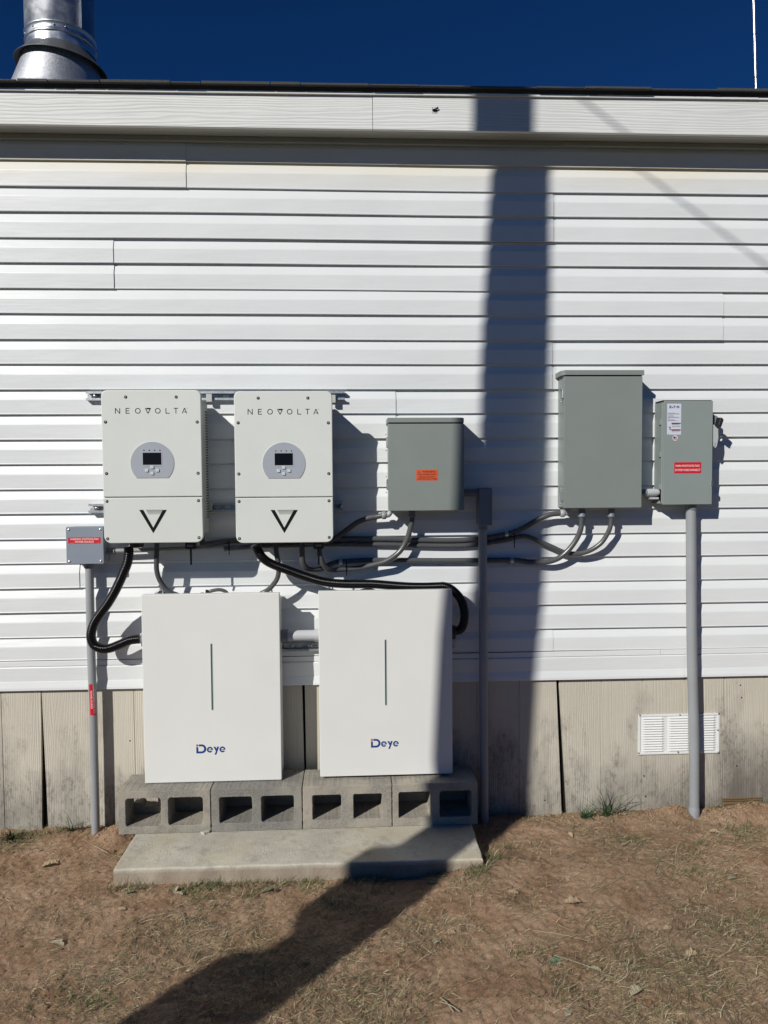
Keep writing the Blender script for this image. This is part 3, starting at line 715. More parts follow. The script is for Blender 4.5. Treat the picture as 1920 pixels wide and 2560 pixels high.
# ================================================================== BATTERIES
def battery(pxs, label, logo_px, strip_px, strip_y, logo_h):
    (x0, x1, z0, z1) = pxs; yF = -.187
    e = empty('battery', ((x0+x1)/2, -.1, z0), label, 'battery', 'white battery cabinets on the block row')
    cx, w_ = (x0+x1)/2, x1-x0
    MB().slab([rr(cx, (z0+z1)/2, w_, z1-z0, .004, 3)], yF, yF+.032, .0028, seg=3).build('front_cover', m_bat, e)
    MB().slab([[(x0+.006, z0+.010), (x1-.003, z0+.010), (x1-.003, z1-.038), (x1-.020, z1-.018), (x0+.02, z1-.018), (x0+.006, z1-.038)]], yF+.034, -.048, .002).build('body', m_bat, e)
    MB().box(x0+.004, x1-.006, yF+.031, yF+.036, z0+.008, z1-.02).build('cover_gap', m_gasket, e)
    MB().box(x0+.045, x1-.03, yF+.02, -.06, z0-.006, z0+.012).build('foot', m_blackm, e)
    p = at(strip_px, strip_y[0], yF); r = at(strip_px, strip_y[1], yF)
    MB().slab([rr((p.x+r.x)/2, (p.z+r.z)/2, .0105, p.z-r.z, .005, 5), rr((p.x+r.x)/2, (p.z+r.z)/2, .0070, p.z-r.z-.004, .0034, 5)], yF-.0008, yF).build('strip_rim', m_button, e)
    MB().slab([rr((p.x+r.x)/2, (p.z+r.z)/2, .0075, p.z-r.z-.003, .0036, 5)], yF-.0005, yF+.001).build('light_strip', m_green, e)
    # emblem: i-D joined, then "eye"
    lx, lz = at(logo_px[0], logo_px[1], yF).x, at(logo_px[0], logo_px[1], yF).z   # bottom left of D
    u = logo_h/290   # metres per unit
    b = MB(); out = []
    T = 62
    def arc(cx_, cz_, R_, a0_, a1_, n=16): return [(cx_+R_*math.cos(math.radians(a0_+(a1_-a0_)*k/n)), cz_+R_*math.sin(math.radians(a0_+(a1_-a0_)*k/n))) for k in range(n+1)]
    # units: x right, z up, origin bottom left; D 315 wide 290 high
    poly = [(0, 0)] + arc(172, 145, 145, -90, 90) + [(82, 290), (82, 228)] + arc(165, 145, 83, 90, -90)[0:] + [(62, 62), (62, 205), (0, 205)]
    poly = [(lx+a*u, lz+c*u) for a, c in poly]
    b.slab([poly], yF-.0007, yF)
    def ee(ox):
        o = []
        R_, r_ = 95, 48
        pts = arc(ox+95, 112, R_, 2, 322, 26)+arc(ox+95, 112, r_, 318, 8, 18)
        b.slab([[(lx+a*u, lz+c*u-.000) for a, c in pts]], yF-.0007, yF)
        b.slab([[(lx+(ox+12)*u, lz+99*u), (lx+(ox+188)*u, lz+99*u), (lx+(ox+188)*u, lz+116*u), (lx+(ox+12)*u, lz+116*u)]], yF-.0009, yF)
    ee(335); ee(735)
    b.slab([[(lx+a*u, lz+c*u) for a, c in ((545, 205), (608, 205), (660, 80), (640, 30))]], yF-.0007, yF)
    b.slab([[(lx+a*u, lz+c*u) for a, c in ((660, 205), (722, 205), (632, -52), (575, -52), (612, 30))]], yF-.0009, yF)
    lg = b.build('brand_emblem', m_blue, e)
    MB().slab([[(lx, lz+228*u), (lx+60*u, lz+228*u), (lx+60*u, lz+290*u), (lx, lz+290*u)]], yF-.0007, yF).build('emblem_dot', m_red, lg)
    return e
def pz(px, py, y=-.187): return at(px, py, y)
bl = battery((-.922, -.3125, .2440, 1.0945), 'left white battery cabinet with blue brand emblem and green light strip, fully in the sun', (491, 1883.5), 529.7, (1608, 1776), .0405)
br_ = battery((-.139, .4645, .2525, 1.0985), 'right white battery cabinet with blue brand emblem, its right edge in shadow', (927.5, 1869), 964.3, (1598, 1764), .0395)
# bits standing on top of the batteries
for e, spots in ((bl, ((399, 1479), (672, 1480))), (br_, ((824, 1472), (1040, 1474)))):
    for px, py in spots:
        p = at(px, py, -.09); zz = p.z
        MB().tube([(p.x-.016, -.09, zz-.04), (p.x-.012, -.09, zz-.004), (p.x, -.088, zz+.007), (p.x+.013, -.085, zz+.009), (p.x+.016, -.085, zz-.04)], .0035, 8).build('handle', m_strut, e)
for px, e in ((530, bl), (905, br_)):
    p = at(px, 1480, -.10)
    MB().tube(spline([(p.x-.025, -.10, p.z-.03), (p.x-.02, -.10, p.z-.002), (p.x+.03, -.10, p.z+.010), (p.x+.065, -.10, p.z-.002), (p.x+.07, -.10, p.z-.03)], 5), .008, 8).build('cable_loop', m_flex, e)
    MB().box(p.x-.052, p.x-.036, -.115, -.095, p.z-.05, p.z-.002, .002).tube([(p.x-.022, -.11, p.z-.03), (p.x-.022, -.11, p.z+.012)], [.004, .006], 8).build('terminal_block', m_blackm, e)

# pipe between the batteries
pp = at(755, 1588.5, -.10)
pn = empty('conduit_nipple', (pp.x, -.10, pp.z), 'short fat light grey pipe joining the two batteries', 'conduit')
MB().tube([(-.31, -.10, pp.z), (-.14, -.10, pp.z)], .0245, 24).build('pipe', m_pvcl, pn)
MB().tube([(-.318, -.10, pp.z), (-.283, -.10, pp.z)], .0290, 24).build('coupling', m_pvcd, pn)
MB().tube([(-.160, -.10, pp.z), (-.125, -.10, pp.z)], .0285, 24).build('coupling', m_pvcl, pn)
# side glands of the batteries
a = at(352, 1598.5, -.11)
MB().lathe((-.944, -.11, a.z), [(.024, 0), (.034, .004), (.036, .012), (.036, .028)], 20, 'x').build('side_gland', m_pvcd, bl)
a = at(1136, 1580, -.11)
MB().lathe((.462, -.11, a.z), [(.034, 0), (.034, .012), (.031, .026), (.022, .030)], 20, 'x').build('side_gland', m_blackm, br_)

# ================================================================== CONDUITS AND HOSES
def px_path(P): return [at(x, y, Y) for x, y, Y in P]
def corrugated(pts, R, name, label, pitch=.0078, seal=True):
    P = resample(spline(pts, 10), pitch/4); rad = []
    for i in range(len(P)): rad.append(R*(1, .965, .90, .965)[i % 4])
    b = MB(); b.tube(P, rad, 20)
    return tag(b.build(name, m_black), label, 'hose', 'black corrugated hoses')
corrugated(px_path([(321, 1366, -.17), (322, 1381, -.17), (319, 1405, -.168), (310.5, 1428, -.165), (300, 1452, -.16), (287, 1479, -.155), (270, 1507.6, -.15), (253, 1531, -.145), (238, 1553, -.14), (229.5, 1575, -.135), (228, 1595, -.13), (236, 1613, -.125), (255, 1621.5, -.12), (275, 1620.5, -.115), (300, 1611, -.11), (326, 1600.5, -.11), (350, 1597.5, -.11)]), .0215, 'corrugated_hose', 'black corrugated hose looping left from the left inverter into the side of the left battery')
corrugated(px_path([(641, 1364, -.17), (647, 1380, -.165), (658.5, 1396, -.16), (679, 1409.5, -.15), (720, 1425.5, -.14), (766, 1442, -.13), (812, 1455, -.125), (858, 1459.5, -.12), (903.5, 1460, -.12), (938, 1460.5, -.12), (1011, 1466, -.115), (1058, 1467, -.11), (1096, 1466, -.11), (1112, 1466, -.11), (1128, 1473, -.11), (1143, 1486.5, -.11), (1153.5, 1502, -.11), (1160, 1524, -.11), (1161, 1543, -.11), (1158.5, 1560, -.11), (1151, 1573, -.11), (1136, 1578, -.11)]), .0210, 'corrugated_hose', 'long black corrugated hose running right over the top of the right battery')
def flex(P, r, label, prints=None, ribs=None, mat=None):
    e = MB(); pts = resample(spline(P, 10), .004)
    e.tube(pts, [r*(1.012 if k % 2 else .988) for k in range(len(pts))], 14); return tag(e.build('flexible_conduit', mat or m_flex), label, 'conduit', 'grey flexible conduits on the wall')
R1, R2 = .0125, .0112
c1 = flex(px_path([(755, 1352, -.15), (755, 1382, -.15), (757, 1405, -.14), (766, 1420, -.12), (784, 1425, -.09), (807, 1421, -.06), (830, 1409, -.035), (860, 1404, -.034), (940, 1400.5, -.034), (1060, 1401, -.034), (1190, 1401, -.034), (1280, 1400, -.036), (1325, 1405, -.045), (1360, 1405, -.055), (1380, 1402, -.06), (1402, 1392, -.065), (1423, 1373, -.07), (1441, 1348, -.075), (1451, 1325, -.08), (1454, 1304, -.08), (1454.5, 1275, -.08)]), R1, 'lowest grey flexible conduit, running from the right inverter up into the tall enclosure')
c2 = flex(px_path([(799, 1352, -.15), (799, 1382, -.15), (803, 1400, -.15), (814, 1418, -.13), (835, 1425, -.10), (865, 1423, -.075), (903, 1419, -.07), (938, 1411, -.075), (967, 1402, -.08), (998, 1380, -.08), (1017, 1349, -.08), (1027, 1316, -.08), (1029, 1300, -.08), (1029, 1275, -.08)]), R1, 'grey flexible conduit with white highlights curving down left from the middle enclosure')
c3 = flex(px_path([(500, 1362, -.06), (543, 1356, -.045), (620, 1350, -.034), (800, 1347, -.034), (940, 1347, -.034), (1110, 1351, -.034), (1190, 1347.5, -.034), (1264, 1335.5, -.036), (1303, 1322, -.045), (1341, 1301, -.055), (1372, 1287, -.065), (1403, 1283, -.07)]), R1, 'upper grey flexible conduit ending in a light fitting at the tall enclosure')
c4 = flex(px_path([(560, 1372, -.06), (640, 1367, -.034), (800, 1361, -.034), (940, 1361, -.034), (1110, 1364.5, -.034), (1190, 1361.5, -.034), (1250, 1352, -.036), (1300, 1341, -.040), (1325, 1343, -.045), (1350, 1354, -.045), (1380, 1367, -.045), (1409, 1380, -.045), (1438, 1384.5, -.05), (1458, 1382, -.055), (1481, 1373, -.062), (1503, 1357, -.07), (1517, 1337, -.076), (1525, 1319, -.08), (1528, 1301, -.08), (1528, 1275, -.08)]), R2, 'thin grey flexible conduit ending in the right hand fitting under the tall enclosure')
c5 = flex(px_path([(760, 1356, -.05), (810, 1354, -.05), (835, 1348, -.055), (858, 1332, -.06), (890, 1308, -.065), (917, 1296, -.07), (940, 1292, -.075), (955, 1289, -.08)]), R1, 'grey flexible conduit slanting up from behind the right inverter to the middle enclosure')
c6 = flex(px_path([(392, 1356, -.14), (391.5, 1380, -.14), (391, 1400, -.14), (392, 1427, -.135), (399, 1450, -.125), (413, 1471, -.115), (429, 1482, -.11), (448, 1490, -.105), (460, 1505, -.10)]), .0112, 'short grey flexible conduit dropping from the left inverter behind the left battery')
c7 = flex(px_path([(690, 1356, -.14), (690.5, 1378, -.14), (694, 1400, -.14), (697, 1423, -.14), (693, 1446, -.13), (681, 1464, -.12), (668, 1476, -.11), (652, 1485, -.105), (640, 1500, -.10)]), .0112, 'short grey flexible conduit dropping from the right inverter behind the left battery')
# clamps, ties
def strap(px, py, y, r, lab):
    p = at(px, py, y); e = MB(); e.tube([(p.x-.008, y, p.z), (p.x+.008, y, p.z)], r+.002, 14)
    e.box(p.x-.007, p.x+.007, y-.004, -.016, p.z-r-.016, p.z-r, .001)
    tag(e.build('conduit_strap', m_zinc), lab, 'clamp', 'metal straps holding the conduits')
strap(1266, 1335, -.036, R1, 'upper metal strap on the conduits right of the shaded middle pipe')
strap(1279, 1400.5, -.036, R1, 'lower metal strap on the conduit right of the shaded middle pipe')
strap(852, 1404, -.034, R1, 'metal strap on the conduit just right of the right inverter')
for px, py, y, lab in ((1284, 1345, -.05, 'black cable tie right of the upper metal strap'), (866, 1415, -.07, 'black cable tie beside the strap right of the right inverter'), (574, 1362, -.06, 'black cable tie hanging between the two inverters')):
    p = at(px, py, y); e = MB(); e.box(p.x-.0025, p.x+.0025, y-.018, y-.016, p.z-.022, p.z+.020); e.box(p.x-.0025, p.x+.0025, y-.016, y+.02, p.z+.018, p.z+.020); e.box(p.x-.002, p.x+.002, y-.017, y-.015, p.z-.045, p.z-.022)
    tag(e.build('cable_tie', m_black), lab, 'cable tie', 'black cable ties on the conduits')
# ================================================================== ENCLOSURES
def fitting_down(e, px, py, y, mat=None, r=.0165):
    p = at(px, py, y); b = MB(); b.lathe((p.x, y, p.z-.006), [(r*.86, 0), (r*1.06, .004), (r*1.06, .007), (r*.97, .010), (r*.97, .040)], 16)
    b.build('conduit_fitting', mat or m_pvcd, e)
def hinge(e, x, z, y):
    b = MB(); b.box(x-.009, x-.001, y+.010, y+.026, z-.024, z+.024, .001); b.tube([(x-.004, y+.008, z-.020), (x-.004, y+.008, z+.022)], .0045, 10)
    b.lathe((x-.010, y+.018, z+.036), [(.0001, -.003), (.003, -.002), (.003, .002), (.0001, .003)], 8); b.lathe((x-.010, y+.018, z-.036), [(.0001, -.003), (.003, -.002), (.003, .002), (.0001, .003)], 8)
    b.build('hinge', m_zinc, e)
def enclosure(x0, x1, z0, z1, yF, hood_h, label, hood_r, mat, lean=0):
    e = empty('enclosure', ((x0+x1)/2, 0, z0), label, 'electrical box', 'grey steel electrical boxes')
    cx = (x0+x1)/2; zd = z1-hood_h
    MB().box(x0+.004, x1-.004, yF+.016, -.018, z0+.002, zd+.004, .002).build('body', mat, e)
    MB().slab([rr(cx, (z0+zd-.004)/2, x1-x0, zd-.004-z0, .003, 3)], yF, yF+.018, .0016).build('door', mat, e)
    b = MB(); yb = -.018
    if hood_r:   # rain hood seen from above: rounded front right corner
        o = [(x0-.003, yb), (x1+.004, yb)]+[(x1+.004-hood_r+hood_r*math.cos(math.radians(a)), yF-.006+hood_r+hood_r*math.sin(math.radians(a))) for a in (0, -22, -45, -68, -90)]+[(x0-.003, yF-.006)]
    else:
        o = [(x0-.010, yb), (x1+.005, yb), (x1+.005, yF-.006), (x0+.004, yF-.006), (x0-.010, yF+.018)]
    b.slab([o], zd+.0015, z1, .0012, 'z'); b.build('rain_hood', mat, e)
    MB().box(x0+.003, x1-.003, yF+.004, yF+.018, zd-.005, zd+.0015).build('hood_gap', m_gasket, e)
    b = MB(); xb = cx+.02; b.box(xb-.028, xb+.03, -.0175, -.013, z1-.01, z1+.004, .001); b.build('mounting_tab', m_strut, e)
    MB().lathe((x1-.10, -.06, z0-.008), [(.0045, 0), (.005, .003), (.005, .012)], 8).build('bottom_screw', m_zinc, e)
    MB().tube([(x1-.042, yF+.03, z0+.004), (x1-.042, yF+.03, z0-.004), (x1-.034, yF+.03, z0-.007), (x1-.026, yF+.03, z0-.004), (x1-.026, yF+.03, z0+.004)], .0016, 6).build('padlock_eye', m_strut, e)
    return e
# middle enclosure
EY = -.162
ga, gc = at(970, 1044.5, EY), at(1160.5, 1275.5, EY)
e1 = enclosure(ga.x, gc.x, gc.z, ga.z, EY, .023, 'middle grey steel electrical box with an orange warning sticker', .035, m_box)
hinge(e1, ga.x+.001, 1.765, EY); hinge(e1, ga.x+.001, 1.575, EY)
fitting_down(e1, 1029, 1290, -.08)
a, c = at(1040.3, 1173.8, EY), at(1095, 1201.2, EY)
st = MB().slab([rr((a.x+c.x)/2, (a.z+c.z)/2, c.x-a.x, a.z-c.z, .002)], EY-.0006, EY+.0004).build('warning_sticker', m_orange, e1)
b = MB(); sx_, sz_, ww, hh = (a.x+c.x)/2, (a.z+c.z)/2, c.x-a.x, a.z-c.z
b.text('WARNING', sx_+.008, sz_+hh*.30, EY-.0008, ww*.62, hh*.18)
b.text('DUAL POWER SOURCE', sx_, sz_+hh*.055, EY-.0008, ww*.86, hh*.13); b.text('SECOND SOURCE IS', sx_, sz_-hh*.17, EY-.0008, ww*.74, hh*.12); b.text('PHOTOVOLTAIC SYSTEM', sx_, sz_-hh*.36, EY-.0008, ww*.88, hh*.12)
tx = sx_-ww*.36; b.stroke([(tx-.006, sz_+hh*.21), (tx, sz_+hh*.40), (tx+.006, sz_+hh*.21), (tx-.006, sz_+hh*.21)], .0012, EY-.0006)
b.build('lettering', m_orink, st)
# elbow of conduit c5 into the box
def elbow(pxa, pya, y, pxb, pyb, lab, nutm):
    a = at(pxa, pya, y); c = at(pxb, pyb, y); e = empty('elbow_fitting', a, lab, 'fitting', 'light grey elbow fittings')
    P = spline([a, a.lerp(c, .5)+Vector((.004, 0, -.006)), c, c+Vector((.003, 0, .02))], 6)
    MB().tube(P, .0125, 14).build('elbow', m_fit, e)
    d_ = (a-Vector((.03, 0, -.004))); 
    MB().tube([a-Vector((.014, 0, .001)), a-Vector((.010, 0, .001)), a+Vector((.004, 0, 0)), a+Vector((.007, 0, 0))], [.015, .0185, .0185, .015], 14).build('compression_nut', nutm, e)
elbow(962, 1288, -.08, 976, 1279, 'light elbow fitting at the lower left of the middle grey box', m_pvc)
elbow(1408, 1283, -.075, 1420, 1274, 'light elbow fitting at the lower left of the tall grey box', m_fit)
# tall enclosure
bx0, bx1 = (at(1411.7, 940, -.13).x+at(1408, 1270, -.13).x)/2, (at(1608.5, 940, -.13).x+at(1602, 1270, -.13).x)/2
e2 = enclosure(bx0, bx1, 1.4595, 2.091, -.13, .024, 'tall grey steel electrical box with a chamfered rain hood', 0, m_box)
hinge(e2, bx0+.001, 1.985, -.13); hinge(e2, bx0+.001, 1.515, -.13)
fitting_down(e2, 1454.5, 1290, -.08, r=.018); fitting_down(e2, 1528, 1290, -.08)
b = MB()
for r_ in (.013, .022): b.tube([(bx0+.0035, -.065+r_*math.cos(t*PI/12), 1.52+1.6*r_*math.sin(t*PI/12)) for t in range(25)], .0009, 6, cap=False)
b.build('knockout', m_box2, e2)
# disconnect switch
dx0, dx1, dz0, dz1 = 1.4655, 1.6985, 1.471, 1.953
e3 = empty('disconnect_switch', ((dx0+dx1)/2, 0, dz0), 'narrow grey disconnect switch box with white and red labels and a side lever', 'electrical box', 'grey steel electrical boxes')
MB().box(dx0-.004, dx1-.004, -.10, -.018, dz0+.006, dz1-.006, .0015).build('body', m_box2, e3)
MB().slab([rr((dx0+dx1)/2, (dz0+dz1)/2, dx1-dx0, dz1-dz0, .003, 3)], -.112, -.094, .0014).build('door', m_box2, e3)
MB().box(dx0-.002, dx1-.006, -.110, -.02, dz1-.004, dz1+.003).build('top_seal', m_gasket, e3)
MB().add([(dx0-.004, -.098, dz0+.005), (dx0-.004, -.098, dz0+.07), (dx0-.020, -.03, dz0+.005), (dx0-.004, -.03, dz0+.07)], [[0, 1, 3, 2]]).build('flange', m_box2, e3)
for k, zz in enumerate((1.855, 1.705, 1.555)):
    MB().box(dx0-.0105, dx0-.001, -.095, -.080, zz-.012, zz+.012, .001).build('hinge', m_box2, e3)
yL = -.1122
def lab_rect(x0, y0, x1, y1, name, mat, y=yL, parent=e3, r=.001):
    a, c = at(x0, y0, y), at(x1, y1, y)
    o = MB().slab([rr((a.x+c.x)/2, (a.z+c.z)/2, abs(c.x-a.x), a.z-c.z, r, 3)], y-.0003, y+.0006).build(name, mat, parent)
    return o, (a.x+c.x)/2, (a.z+c.z)/2, c.x-a.x, a.z-c.z
o, sx_, sz_, ww, hh = lab_rect(1668.2, 1009.3, 1702.3, 1086.5, 'instruction_label', m_paper)
b = MB(); b.text('E', sx_-ww*.27, sz_+hh*.395, yL-.0002, ww*.15, hh*.085, bold=.05); b.text('T', sx_-ww*.0, sz_+hh*.395, yL-.0002, ww*.15, hh*.085, bold=.05); b.text('N', sx_+ww*.27, sz_+hh*.395, yL-.0002, ww*.18, hh*.085, bold=.05)
for tx_, tz_ in ((-.145, .37), (-.095, .385), (.115, .395)): b.slab([circ(sx_+ww*tx_, sz_+hh*tz_, ww*.033, 12)], yL-.0006, yL)
b.build('logo_lettering', m_blue, o)
b = MB()
for k, (v, l_) in enumerate(((.200, .5), (.180, .78), (.162, .84), (.120, .42), (.085, .45), (.066, .75), (.047, .85), (.020, .15), (-.015, .46), (-.035, .55), (-.052, .78), (-.12, .45), (-.160, .5), (-.18, .6), (-.225, .6), (-.245, .62), (-.33, .6), (-.36, .6), (-.38, .55), (-.41, .6), (-.47, .12))):
    right = v < -.1 and v > -.45
    x_0 = sx_-ww*.46 if not right else sx_-ww*.17
    b.stroke([(x_0, sz_+hh*v), (x_0+ww*l_*(1 if not right else 1.0), sz_+hh*v)], hh*.008, yL-.0003)
b.slab([circ(sx_-ww*.30, sz_-hh*.27, ww*.07, 12)], yL-.0006, yL); b.slab([circ(sx_-ww*.27, sz_-hh*.33, ww*.06, 12)], yL-.0007, yL); b.stroke([(sx_-ww*.46, sz_-hh*.22), (sx_-ww*.3, sz_-hh*.27)], .0008, yL-.0003)
b.build('small_print', m_greyink, o)
b = MB()
for v in (-.135, -.35): b.stroke([(sx_-ww*.19, sz_+hh*v), (sx_+ww*.47, sz_+hh*v)], hh*.034, yL-.0005)
b.build('warning_bars', m_maroon, o)
p = at(1688, 1095, yL); o = MB().slab([circ(p.x, p.z, .0128, 24)], yL-.0003, yL+.0006).build('flag_sticker', m_paper, e3)
b = MB()
for k in range(4): b.stroke([(p.x-.009, p.z+.0055-k*.0038), (p.x+.009, p.z+.0055-k*.0038-.001)], .0019, yL-.0003)
b.build('flag_stripes', m_redst, o); MB().stroke([(p.x-.009, p.z+.003), (p.x-.001, p.z+.003)], .0075, yL-.0006).build('flag_canton', m_ink, o)
o, sx_, sz_, ww, hh = lab_rect(1685.7, 1155.8, 1752.8, 1183, 'warning_sticker', m_redst, r=.0025)
b = MB(); b.text('MAIN PHOTOVOLTAIC', sx_, sz_+hh*.18, yL-.0003, ww*.90, hh*.19); b.text('SYSTEM DISCONNECT', sx_, sz_-hh*.20, yL-.0003, ww*.95, hh*.19); b.build('lettering', m_wtext, o)
# lever
def Q(zx, zy, y): p = at(1600+zx/6.9125, 980+zy/6.9125, y); return (p.x, p.z)
b = MB(); b.slab([[Q(1250, 405, -.07), Q(1300, 412, -.07), Q(1335, 445, -.07), Q(1330, 560, -.07), Q(1250, 575, -.07)]], -.085, -.045, .003); b.build('lever_hub', m_pvcd, e3)
lev = MB().slab([[Q(z_[0], z_[1], -.10) for z_ in ((1255, 565), (1310, 570), (1345, 620), (1350, 800), (1325, 930), (1297, 972), (1265, 935), (1252, 800))], [Q(z_[0], z_[1], -.10) for z_ in ((1290, 880), (1302, 880), (1302, 945), (1290, 945))]], -.104, -.096, .001).build('lever', m_lever, e3)
MB().slab([[Q(z_[0], z_[1], -.11) for z_ in ((1335, 448), (1370, 452), (1398, 490), (1355, 612), (1300, 580))]], -.140, -.100, .004).build('lever_grip', m_blackm, e3)
MB().box(dx1-.006, dx1+.004, -.116, -.09, 1.56, 1.58, .001).build('door_latch', m_zinc, e3)
# nipple between tall box and disconnect
a = at(1630, 1231.5, -.07)
np_ = empty('conduit_nipple', (a.x, -.07, a.z), 'short light grey pipe joining the tall box to the disconnect switch', 'conduit')
MB().tube([(at(1616, 1231, -.07).x, -.07, a.z), (dx0-.018, -.07, a.z), (dx0-.004, -.07, a.z)], [.0185, .0185, .0150], 20).build('pipe', m_pvcl, np_)
MB().tube([(bx1-.006, -.07, a.z), (at(1617, 1231, -.07).x, -.07, a.z)], .017, 18).build('locknut', m_pvcd, np_)
MB().box(dx0-.048, dx0-.010, -.09, -.03, a.z-.031, a.z-.022, .001).build('bracket', m_pvcl, np_)

# ---- straight pvc conduits
def pvc(name, P, r, label, mat=m_pvc, cat='conduit', grp='straight grey pipes down the wall'):
    e = empty(name, P[-1], label, cat, grp)
    MB().tube(spline(P, 6) if len(P) > 2 else P, r, 28).build('pipe', mat, e); return e
rc = pvc('straight_conduit', [at(1727.5, 1270, -.062), at(1729.5, 1600, -.062), at(1735, 1850, -.062), at(1735.5, 2075, -.062)], .0238, 'thick tall grey pipe running down from the disconnect switch into the soil')
p = at(1728, 1272, -.062); MB().lathe((p.x, -.062, p.z-.004), [(.0265, 0), (.0275, .004), (.0275, .024)], 24).build('coupling', m_pvcd, rc)
p = at(1735, 2018, -.062); MB().lathe((p.x, -.062, p.z-.045), [(.0262, 0), (.0262, .040), (.0240, .048)], 24).build('bell_end', m_pvc, rc)
mc = pvc('straight_conduit', [at(1206, 1300, -.085), at(1208, 1600, -.085), at(1211, 2080, -.085)], .0200, 'grey pipe in the pole shadow just right of the right battery')
# LB fitting
a, c = at(1195, 1219.5, -.10), at(1228.5, 1313, -.10)
lb = empty('access_fitting', ((a.x+c.x)/2, -.085, c.z), 'dark grey box shaped access fitting at the top of the shaded middle pipe', 'fitting')
MB().slab([rr((a.x+c.x)/2, (a.z+c.z)/2, c.x-a.x, a.z-c.z, .008, 5, .004)], -.125, -.050, .004, seg=3).build('body', m_pvcd, lb)
MB().slab([rr((a.x+c.x)/2-.006, (a.z+c.z)/2, c.x-a.x-.016, a.z-c.z-.012, .006, 5)], -.128, -.1255, .001).build('cover_plate', m_pvcd, lb)
MB().tube([(.528, -.08, a.z-.022), (a.x+.004, -.08, a.z-.022)], .0185, 18).build('side_hub', m_pvcd, lb)
p = at(1207, 1318, -.085); MB().lathe((p.x, -.085, p.z-.010), [(.0225, 0), (.0225, .03)], 20).build('bottom_hub', m_pvcd, lb)
# junction box at the left
a, c = at(164, 1317, -.112), at(260, 1409.5, -.112)
jb = empty('junction_box', ((a.x+c.x)/2, 0, c.z), 'small square blue grey junction box with a red warning sticker at the left', 'junction box')
jx, jz, jw, jh = (a.x+c.x)/2, (a.z+c.z)/2, c.x-a.x, a.z-c.z
MB().box(a.x+.004, c.x-.002, -.102, -.016, c.z+.004, a.z-.003, .006, 3).build('body', m_jb, jb)
MB().slab([rr(jx, jz, jw, jh, .006, 4)], -.112, -.103, .002, seg=3).build('lid', m_jb, jb)
for sx_ in (-1, 1):
    for sz_ in (-1, 1):
        MB().lathe((jx+sx_*(jw/2-.013), -.112, jz+sz_*(jh/2-.013)), [(.0055, .001), (.0055, -.001), (.0035, -.0038), (.0001, -.0042)], 14, 'y').build('screw', m_mast, jb)
o, sx_, sz_, ww, hh = lab_rect(170, 1343.7, 252, 1358.6, 'warning_sticker', m_redst, -.1122, jb, .0006)
b = MB(); b.text('WARNING: PHOTOVOLTAIC', sx_, sz_+hh*.22, -.1125, ww*.88, hh*.32); b.text('POWER SOURCE', sx_, sz_-hh*.22, -.1125, ww*.57, hh*.32)
b.stroke([(sx_-ww*.46, sz_-hh*.40), (sx_-ww*.32, sz_-hh*.40)], .0008, -.1124); b.stroke([(sx_+ww*.41, sz_-hh*.40), (sx_+ww*.46, sz_-hh*.40)], .0008, -.1124)
b.build('lettering', m_wtext, o)
a = at(268, 1378, -.06)
MB().tube([(a.x-.02, -.06, a.z), (a.x+.036, -.06, a.z)], .0165, 16).build('side_coupling', m_pvcd, jb)
flex([Vector((a.x+.03, -.06, a.z+.001)), Vector((a.x+.10, -.06, a.z+.002)), Vector((a.x+.30, -.055, a.z+.006)), Vector((a.x+.55, -.04, a.z+.012))], .0105, 'light grey pipe leaving the right side of the small junction box', mat=m_pvc)
lc = pvc('straight_conduit', [at(223.5, 1412, -.06), at(227, 1600, -.06), at(233, 1780, -.06), at(240, 2110, -.06)], .0185, 'leftmost grey pipe with a red warning sticker, below the junction box')
p = at(222, 1410, -.06); MB().lathe((p.x, -.06, p.z-.018), [(.0205, 0), (.0215, .003), (.0215, .02)], 20).build('coupling', m_pvcd, lc)
# sticker wrapped on the left conduit
pa, pb_ = at(231, 1708, -.06), at(233.5, 1785, -.06)
ax_dir = (pb_-pa)
b = MB(); n = 12; vs = []
ctr_a = at(229.9, 1708, -.06); ctr_b = at(233.1, 1785, -.06)
for v in (0, 1):
    cc = ctr_a.lerp(ctr_b, v)
    for k in range(n+1):
        t = math.radians(-115+ (85)*k/n); vs.append((cc.x+.0191*math.cos(t), -.06+.0191*math.sin(t), cc.z))
b.add(vs, [[k, k+n+1, k+n+2, k+1] for k in range(n)], True)
stk = b.build('warning_sticker', m_redst, lc)
b = MB(); cc = ctr_a.lerp(ctr_b, .5)
def wrap_text(t, ang, length, hgt):
    q_ = MB(); q_.text(t, 0, 0, 0, length, hgt)
    vs2 = []
    for x, y, z_ in q_.v:
        th = math.radians(ang)+z_/.0193
        f_ = .5+x/(ctr_a.z-ctr_b.z); c3_ = ctr_a.lerp(ctr_b, f_)
        vs2.append((c3_.x+.0194*math.cos(th), -.06+.0194*math.sin(th), c3_.z))
    b.add(vs2, q_.f)
wrap_text('WARNING: PHOTOVOLTAIC', -52, .130, .0085); wrap_text('POWER SOURCE', -86, .082, .0085)
b.build('lettering', m_wtext, stk)

